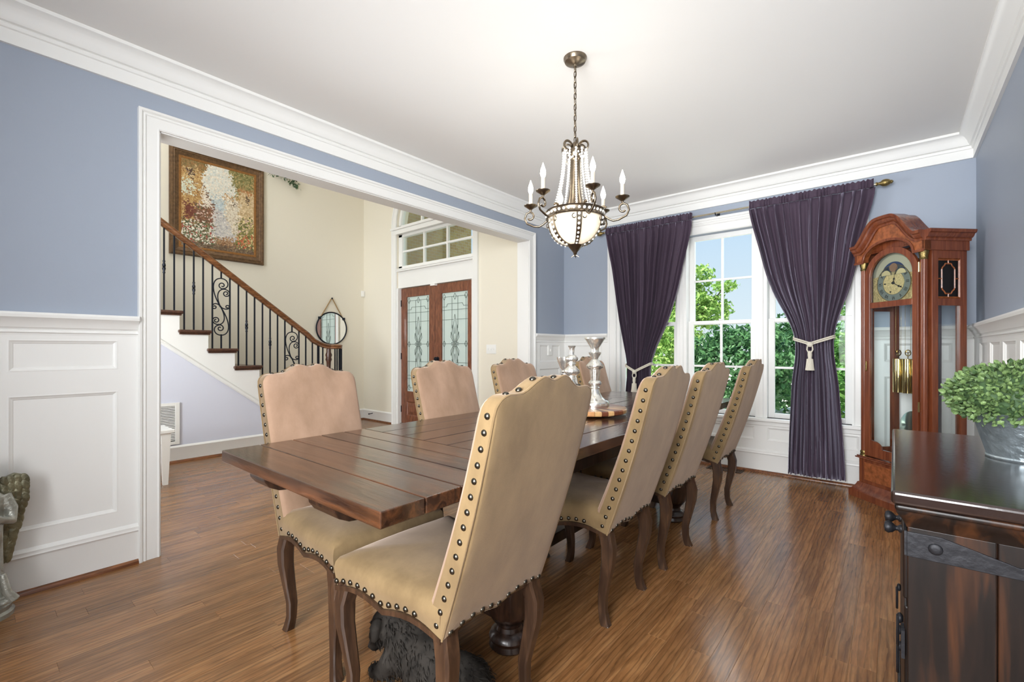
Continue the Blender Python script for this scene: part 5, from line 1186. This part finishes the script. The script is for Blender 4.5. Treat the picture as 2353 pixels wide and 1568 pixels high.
for s_ in (-1, 1):
    xo = s_*HW
    MB().box(min(xo, xo-s_*.02), HY0, 1.885, max(xo, xo-s_*.02), HD, 1.962).build('side_frieze', 'cherry', gc, bevel=.002)
    pth = [(xo, HY0, 1.962), (xo, HD, 1.962)] if s_ < 0 else [(xo, HD, 1.962), (xo, HY0, 1.962)]
    q_ = [(0, -.012), (.010, -.012), (.014, 0), (.012, .006), (.022, .010), (.030, .022), (.034, .034), (.046, .040), (.050, .058), (.046, .062), (0, .062)]
    MB().sweep(pth, [(-a, b2) for a, b2 in q_], (0, 0, 1)).build('side_cornice', 'cherry', gc, smooth=35)
MB().box(-HW-.006, HY0-.006, 1.872, HW+.006, HD, 1.887).build('hood_base_bead', 'cherry', gc, bevel=.004) if False else None
tp = MB(); vs = []
for x in xs2: vs += [(x, HY0+.05, ftop(x)+.058), (x, HY0+.16, ftop(x)+.058), (x, HY0+.05, 1.95), (x, HY0+.16, 1.95)]
fs = []
for i in range(nx): b0, c0 = i*4, (i+1)*4; fs += [(b0, c0, c0+1, b0+1), (b0+1, c0+1, c0+3, b0+3), (b0, b0+2, c0+2, c0)]
fs += [(0, 1, 3, 2), (nx*4, nx*4+2, nx*4+3, nx*4+1)]
tp.add(vs, fs).build('bonnet', 'cherry', gc, smooth=40)
MB().box(-HW, HY0+.05, 1.955, HW, HD, 1.966).build('hood_top', 'cherry', gc)

# ------------------------------------------------------------------ buffet
BX0, BX1, BY0, BY1, BZ = 3.290, 3.722, 1.29, 2.20, .90
bf = empty('buffet', ((BX0+BX1)/2, (BY0+BY1)/2, 0)); tag(bf, 'dark espresso buffet with iron straps and knobs along the right wall', 'buffet')
bx, by = (BX0+BX1)/2, (BY0+BY1)/2; hx, hy = (BX1-BX0)/2, (BY1-BY0)/2
MB().box(-hx-.026, -hy-.034, BZ-.028, hx, hy+.034, BZ).build('top', 'darktop', bf, bevel=.007, seg=3)
MB().box(-hx-.020, -hy-.028, BZ-.042, hx, hy+.028, BZ-.028).build('top_bead', 'dark', bf, bevel=.006, seg=3)
rings = []
for o_, z in ((.018, BZ-.042), (.016, BZ-.050), (.008, BZ-.062), (.002, BZ-.075), (0, BZ-.08)): rings.append([(-hx-o_, -hy-o_, z), (hx, -hy-o_, z), (hx, hy+o_, z), (-hx-o_, hy+o_, z)])
MB().loft(rings[::-1]).build('cornice', 'dark', bf, smooth=30)
MB().box(-hx+.012, -hy+.014, .10, hx, hy-.014, BZ-.078).build('carcass', 'dark', bf)
wpl = [0, .31, .63, 1.0]
for e_ in (0, 1):
    for k in range(3):
        x0, x1 = -hx+2*hx*wpl[k], -hx+2*hx*wpl[k+1]
        if e_ == 0: MB().box(x0+.001, -hy, .10, x1-.001, -hy+.016, BZ-.079).build('side_board', 'dark', bf, bevel=.002)
        else: MB().box(x0+.001, hy-.016, .10, x1-.001, hy, BZ-.079).build('side_board', 'dark', bf, bevel=.002)
MB().box(-hx-.012, -hy-.012, .0, hx, hy+.012, .10).build('plinth', 'dark', bf, bevel=.006)
# iron strap on the near end and wrapping the corner
def strap(z, parent):
    pts = [(-hx, z-.026), (-hx, z+.026), (-hx+.055, z+.026), (-hx+.165, z-.004)] + [(-hx+.195+.024*math.cos(a), z-.012+.02*math.sin(a)) for a in [PI*.75-PI*1.5*i/12 for i in range(13)]] + [(-hx+.16, z-.026)]
    so = MB().prism([(x, -hy-.004, zz) for x, zz in pts], (0, .0045, 0)).build('iron_strap', 'strap', parent, bevel=.001)
    for x, zz, r_ in ((-hx+.045, z, .012), (-hx+.195, z-.012, .013)): MB().sphere((x, -hy-.004, zz), (r_, .004, r_), 12, 6).build('bolt', 'strap', so, smooth=60)
    MB().box(-hx-.004, -hy, z-.026, -hx, -hy+.07, z+.026).build('strap_return', 'strap', so)
strap(BZ-.115, bf); strap(.20, bf)
# front: three drawers over three doors (faces -X)
nd = 3
for k in range(nd):
    y0, y1 = -hy+.02+(2*hy-.04)*k/nd, -hy+.02+(2*hy-.04)*(k+1)/nd
    d_ = MB().box(-hx-.006, y0+.004, .655, -hx+.014, y1-.004, .805).build('drawer', 'dark', bf, bevel=.004)
    for yy in ((1.50-by, 1.592-by) if k == 0 else ()):
        kb = MB(); kb.lathe([(.001, 0), (.010, 0), (.010, .004), (.006, .008), (.006, .012), (.012, .018), (.0155, .026), (.012, .033), (.001, .035)], 16); kb.xf(Matrix.Translation((-hx-.006, yy, .75)) @ Matrix.Rotation(R(-90), 4, 'Y')); kb.build('knob', 'strap', d_, smooth=50)
    d2 = MB().box(-hx-.004, y0+.004, .12, -hx+.014, y1-.004, .64).build('door', 'dark', bf, bevel=.004)
    rp = MB(); yy = y0+.045 if k != 0 else y1-.045
    rp.sphere((-hx-.009, yy, .43), (.006, .012, .012), 10, 6); rp.tube([(-hx-.014, yy+.018*math.sin(2*PI*i/18), .395+.032*math.cos(2*PI*i/18)) for i in range(18)], .0035, 6, closed=True); rp.build('ring_pull', 'strap', d2, smooth=50)
for zz in (.30, .56):
    MB().box(-hx-.009, -hy+.012, zz-.03, -hx-.003, -hy+.05, zz+.03).build('hinge', 'strap', bf)
for yy, zz in ((-hy+.16, .52), (-hy+.10, .36)):
    rp = MB(); rp.sphere((-hx-.010, yy, zz+.03), (.007, .012, .012), 10, 6); rp.tube([(-hx-.014, yy+.016*math.sin(2*PI*i/18), zz+.035*math.cos(2*PI*i/18)) for i in range(18)], .0035, 6, closed=True); rp.build('ring_pull', 'strap', bf, smooth=50)

# potted topiary
PX, PY = 3.545, 1.845
pt = empty('potted_plant', (PX, PY, BZ)); tag(pt, 'small leafed green topiary ball in a galvanised pot on the buffet', 'plant')
MB().lathe([(.001, .0), (.078, .0), (.080, .004), (.078, .008), (.112, .135), (.115, .138), (.113, .142), (.106, .14), (.076, .02), (.001, .02)], 40).build('pot', 'galv', pt, smooth=40)
MB().lathe([(.001, .118), (.102, .118), (.08, .13), (.001, .135)], 24).build('moss', 'leaf_gar', pt)
ctr = Vector((0, 0, .170)); rx_, rz_ = .160, .088
MB().sphere(ctr, (rx_*.86, rx_*.86, rz_*.86), 20, 12).build('leaf_core', 'leaf_gar', pt)
lme_ = MB(); lr = .0088
lme_.add([(0, 0, 0), (lr*.6, lr*.55, .002), (lr*.62, lr*1.2, .0035), (0, lr*1.7, .002), (-lr*.62, lr*1.2, .0035), (-lr*.6, lr*.55, .002), (0, lr*.9, -.001)], [(0, 1, 6), (1, 2, 6), (2, 3, 6), (3, 4, 6), (4, 5, 6), (5, 0, 6)])
leafm = lme_.mesh('leaf'); leafm.materials.append(M['leaf_one']); rnd = random.Random(12); leaves = []
for i in range(2900):
    z = rnd.uniform(-.85, 1); a = rnd.uniform(0, 2*PI); q_ = math.sqrt(max(0, 1-z*z)); n_ = Vector((q_*math.cos(a), q_*math.sin(a), z)); k = rnd.uniform(.84, 1.03)
    p = ctr+Vector((n_.x*rx_*k, n_.y*rx_*k, n_.z*rz_*k)); d_ = (n_+Vector((rnd.gauss(0, .55), rnd.gauss(0, .55), rnd.gauss(0, .55)))).normalized()
    up_ = Vector((rnd.gauss(0, 1), rnd.gauss(0, 1), rnd.gauss(0, 1))); xa_ = d_.cross(up_).normalized(); za_ = xa_.cross(d_)
    mt = Matrix((xa_, d_, za_)).transposed().to_4x4(); mt.translation = p; s_ = rnd.uniform(.75, 1.15); mt = mt @ Matrix.Scale(s_, 4)
    wv = Vector((PX, PY, BZ))+p; toc = (Vector((CAMX, 0, CAMZ))-wv).normalized(); leaves.append((n_.dot(toc)+k, mt))
leaves.sort(key=lambda t: -t[0]); bulk = MB()
for i, (_, mt) in enumerate(leaves):
    if i < 300: inst(leafm, 'leaf', pt, None, mat4=mt)
    else: bulk.add([tuple(mt @ Vector(v)) for v in lme_.v], lme_.f)
tag(bulk.build('leaf', 'leaf_top', pt, recalc=False), kind='stuff')

# ------------------------------------------------------------------ angel statue (left edge of the picture)
an = empty('angel_statue', (.17, .058, 0), R(8)); tag(an, 'weathered silver and gilt angel statue standing by the left wall', 'statue')
MB().lathe([(.001, 0), (.10, 0), (.102, .02), (.092, .03), (.096, .05), (.085, .06), (.001, .06)], 28).build('base', 'stone', an, smooth=35)
b_ = MB()
prof = [(.06, .085, .085), (.09, .078, .075), (.20, .062, .062), (.34, .058, .060), (.42, .056, .066), (.48, .052, .074), (.53, .045, .075), (.555, .03, .05), (.575, .02, .022), (.60, .02, .022)]
rings = []
for z, rx2, ry2 in prof:
    rings.append([(rx2*(1+.10*math.sin(9*2*PI*j/36+z*6)*(1 if z < .4 else .2))*math.cos(2*PI*j/36), ry2*(1+.10*math.sin(9*2*PI*j/36+z*6)*(1 if z < .4 else .2))*math.sin(2*PI*j/36), z) for j in range(36)])
b_.loft(rings); b_.sphere((.012, 0, .64), (.040, .036, .048), 16, 12)
b_.sphere((.05, 0, .635), (.010, .008, .010), 8, 6); b_.sphere((-.008, 0, .655), (.046, .044, .046), 14, 10)
for s_ in (-1, 1):
    b_.tube([(.0, s_*.066, .535), (.012, s_*.086, .47), (.03, s_*.082, .42), (.065, s_*.04, .44), (.085, s_*.012, .475)], [.026, .026, .024, .018, .013], 10)
    b_.sphere((.048, s_*.015, .648), .006, 8, 6); b_.sphere((.075, s_*.05, .075), (.03, .018, .014), 10, 6)
    b_.tube([(.07, s_*.05, .20), (.085, s_*.062, .12), (.09, s_*.085, .075)], [.012, .016, .02], 8)
for k in range(4): b_.tube([(.085, (k-1.5)*.006, .47), (.095, (k-1.5)*.005, .495), (.098, (k-1.5)*.004, .515)], [.006, .005, .003], 6)
bo_ = b_.build('figure', 'stone', an, smooth=80); rmm = bo_.modifiers.new('join', 'REMESH'); rmm.mode = 'VOXEL'; rmm.voxel_size = .0045; rmm.use_smooth_shade = True
for s_ in (-1, 1):
    wg = empty('wing'); wg.parent = an
    pts = [(-.03, .02, .55), (-.045, .05, .60), (-.05, .085, .618), (-.05, .115, .60), (-.05, .125, .56), (-.05, .118, .50), (-.05, .10, .43), (-.05, .086, .33), (-.05, .072, .24), (-.05, .056, .235), (-.045, .045, .33), (-.035, .03, .45)]
    MB().prism([(x+.006, s_*y*1.3, z) for x, y, z in pts], (-.022, 0, 0)).build('wing_blade', 'stonegold', wg, bevel=.005)
    rnd = random.Random(4)
    for row in range(13):
        z = .585-row*.028; wout = .118 if row < 3 else .118-.0052*(row-3); yin = .05
        nn = 4 if row < 5 else (3 if row < 8 else 2)
        for c_ in range(nn):
            y = yin+(wout-yin)*(c_+.5)/nn; L_ = .030+.012*(row > 5)
            fe = MB(); fe.sphere((0, 0, 0), (.006, .015+.002*(row > 5), L_*.95), 8, 6); fe.xf(Matrix.Translation((-.036+rnd.uniform(0, .004), s_*y*1.3, z)) @ Matrix.Rotation(R(s_*(18-row*1.5)), 4, 'X')); fe.build('feather', 'stonegold', wg, smooth=60)

# ------------------------------------------------------------------ dog lying under the nearest chair
dg = empty('dog', (2.02, 1.035, 0), R(180)); tag(dg, 'shaggy charcoal dog lying under the nearest dining chair', 'dog')
d_ = MB()
blobs = [((-.16, .0, .10), (.12, .105, .095)), ((-.03, 0, .11), (.13, .095, .10)), ((.09, 0, .125), (.10, .085, .10)), ((.145, .01, .165), (.07, .062, .07)), ((.195, .025, .178), (.062, .056, .058)), ((.225, .04, .135), (.036, .034, .046)), ((.236, .048, .10), (.024, .024, .024))]
for c_, r_ in blobs: d_.sphere(c_, r_, 18, 12)
for s_ in (-1, 1):
    d_.tube([(.11, s_*.06, .11), (.15, s_*.07, .05), (.19, s_*.07, .028), (.215, s_*.07, .024)], [.04, .034, .026, .026], 10)
    d_.tube([(-.17, s_*.07, .10), (-.10, s_*.105, .075), (-.19, s_*.11, .035), (-.10, s_*.115, .026), (-.06, s_*.115, .022)], [.06, .045, .03, .026, .024], 10)
    d_.tube([(.18, .025+s_*.045, .222), (.17, .025+s_*.066, .205), (.168, .025+s_*.072, .155)], [.014, .022, .012], 8)
d_.tube([(-.25, .0, .08), (-.31, .03, .04), (-.32, .09, .03), (-.29, .14, .03)], [.03, .025, .022, .014], 10)
do = d_.build('body', 'fur', dg, smooth=80); rmm = do.modifiers.new('join', 'REMESH'); rmm.mode = 'VOXEL'; rmm.voxel_size = .009; rmm.use_smooth_shade = True
MB().sphere((.250, .055, .092), (.011, .013, .010), 10, 8).build('nose', 'black', dg, smooth=60)
for s_ in (-1, 1): MB().sphere((.231, .038+s_*.026, .188), .0075, 10, 8).build('eye', plain('dog_eye', (20, 14, 10), .05), dg, smooth=60)
fu = MB(); rnd = random.Random(21)
for c_, r_ in blobs[:6] + [((.17, .070, .036), (.06, .030, .028)), ((.17, -.070, .036), (.06, .030, .028)), ((-.13, .11, .06), (.08, .04, .05)), ((-.13, -.11, .06), (.08, .04, .05)), ((-.31, .07, .035), (.03, .06, .028))]:
    nn = int(5200*(r_[0]*r_[1]+r_[1]*r_[2])/.02*.16)
    for i in range(nn):
        z = rnd.uniform(-.9, 1); a = rnd.uniform(0, 2*PI); q_ = math.sqrt(1-z*z); n_ = Vector((q_*math.cos(a), q_*math.sin(a), z)); p = Vector((c_[0]+n_.x*r_[0]*.97, c_[1]+n_.y*r_[1]*.97, c_[2]+n_.z*r_[2]*.97))
        if p.z < .012: continue
        t_ = (n_*.45+Vector((-.55, rnd.gauss(0, .25), -.6+rnd.gauss(0, .2)))).normalized(); L_ = rnd.uniform(.016, .042)*(.55 if c_[0] > .17 else 1); w_ = t_.cross(n_); w_ = (w_.normalized() if w_.length > .01 else Vector((0, 1, 0)))*.0022
        e1 = p+t_*L_; 
        if e1.z < .004: e1.z = .004
        md = p+(n_*.35+t_).normalized()*L_*.55; fu.add([tuple(p-w_), tuple(p+w_), tuple(md+w_*.8), tuple(md-w_*.8), tuple(e1)], [(0, 1, 2, 3), (3, 2, 4)])
tag(fu.build('fur', 'fur', dg, recalc=False), kind='stuff')

# floor register under the windows
rg_ = empty('floor_register', (1.98, 4.845, 0)); tag(rg_, 'dark bronze floor register below the windows', 'vent')
f = MB(); f.box(-.16, -.065, 0, .16, -.05, .005); f.box(-.16, .05, 0, .16, .065, .005); f.box(-.16, -.05, 0, -.145, .05, .005); f.box(.145, -.05, 0, .16, .05, .005); f.build('frame', 'register', rg_)
for k in range(14): MB().box(-.14+.0205*k, -.05, 0, -.132+.0205*k, .05, .004).build('slat', 'register', rg_)

# ------------------------------------------------------------------ garden outside
def foliage_blob(mb, c, r, n, leaf, rnd, shell=.55):
    for i in range(n):
        d2 = Vector((rnd.gauss(0, 1), rnd.gauss(0, 1), rnd.gauss(0, 1))).normalized(); k = shell+(1-shell)*rnd.random()**.5
        k *= 1+.18*math.sin(d2.x*7+c[0])*math.sin(d2.z*6+d2.y*5); leafquad(mb, (c[0]+d2.x*r[0]*k, c[1]+d2.y*r[1]*k, c[2]+d2.z*r[2]*k), leaf*rnd.uniform(.6, 1.25), rnd)
rnd = random.Random(33)
def shrub(x, y, z, r, n, leaf, mt, label, stems=5):
    o_ = empty('hedge_shrub', (x, y, -.12)); tag(o_, label, 'shrub', 'shrubs outside the windows'); m_ = MB()
    foliage_blob(m_, (0, 0, z+.12), r, n, leaf, rnd); tag(m_.build('foliage', mt, o_, recalc=False), kind='stuff')
    s_ = MB()
    for k in range(stems): a = 2*PI*k/stems; s_.tube([(0.05*math.cos(a), .05*math.sin(a), 0), (r[0]*.3*math.cos(a), r[1]*.3*math.sin(a), z*.5), (r[0]*.6*math.cos(a), r[1]*.6*math.sin(a), z+.2)], [.03, .02, .008], 6)
    s_.build('stems', 'bark', o_)
shrub(1.05, 8.9, 0.80, (.95, .7, .80), 5200, .07, 'leaf_hedge', 'dark evergreen shrub seen through the lower middle window')
shrub(1.80, 10.85, .90, (1.0, .75, .95), 5200, .07, 'leaf_hedge', 'dark evergreen shrub seen left of the tied wide curtain')
shrub(3.05, 8.9, 0.78, (.75, .7, .85), 4200, .07, 'leaf_mid', 'green shrub seen between the wide curtain and the clock')
shrub(-1.2, 11.0, .95, (1.0, .75, 1.05), 4600, .075, 'leaf_light', 'sunlit light green shrub seen through the left window')
def tree(x, y, h, blobs_, leaf, mt, label):
    o_ = empty('tree', (x, y, -.12)); tag(o_, label, 'tree', 'trees outside the windows'); t_ = MB(); t_.tube([(0, 0, 0), (.05, .02, h*.3), (-.03, 0, h*.6), (.02, 0, h)], [.13, .10, .07, .03], 8)
    for c_, r_, n in blobs_: t_.tube([(0, 0, h*.45), (c_[0]*.5, c_[1]*.5, (h*.45+c_[2])/2+.1), c_], [.05, .03, .012], 6)
    t_.build('trunk', 'bark', o_, smooth=60); m_ = MB()
    for c_, r_, n in blobs_: foliage_blob(m_, c_, r_, n, leaf, rnd, .35)
    tag(m_.build('foliage', mt, o_, recalc=False), kind='stuff')
tree(-1.5, 13.6, 3.2, [((.1, 0, 2.6), (.8, .7, .6), 1500), ((.75, 0, 2.35), (.55, .5, .5), 900), ((.35, .1, 3.4), (.5, .5, .35), 420), ((-.6, 0, 3.0), (.8, .7, .9), 1300), ((1.15, 0, 3.05), (.35, .3, .18), 160), ((-.2, 0, 1.6), (.8, .6, .5), 900)], .08, 'leaf_light', 'light green tree behind the left part of the middle window')
tree(1.70, 13.2, 3.1, [((-.2, 0, 3.0), (.45, .4, .5), 420), ((.4, 0, 2.7), (.7, .6, .8), 900), ((.9, 0, 3.4), (.6, .5, .5), 500)], .08, 'leaf_mid', 'green tree behind the mullion right of the middle window')
tree(5.0, 13.5, 3.6, [((0, 0, 3.4), (1.2, 1, 1.2), 2200), ((-.9, 0, 2.4), (.7, .6, .7), 900)], .09, 'leaf_light', 'leafy tree seen past the right window edge')
tree(-4.6, 13.0, 4.0, [((0, 0, 3.4), (1.5, 1.2, 1.5), 2800), ((1.0, 0, 2.2), (.9, .7, .8), 1200)], .09, 'leaf_mid', 'leafy tree standing in front of the porch')
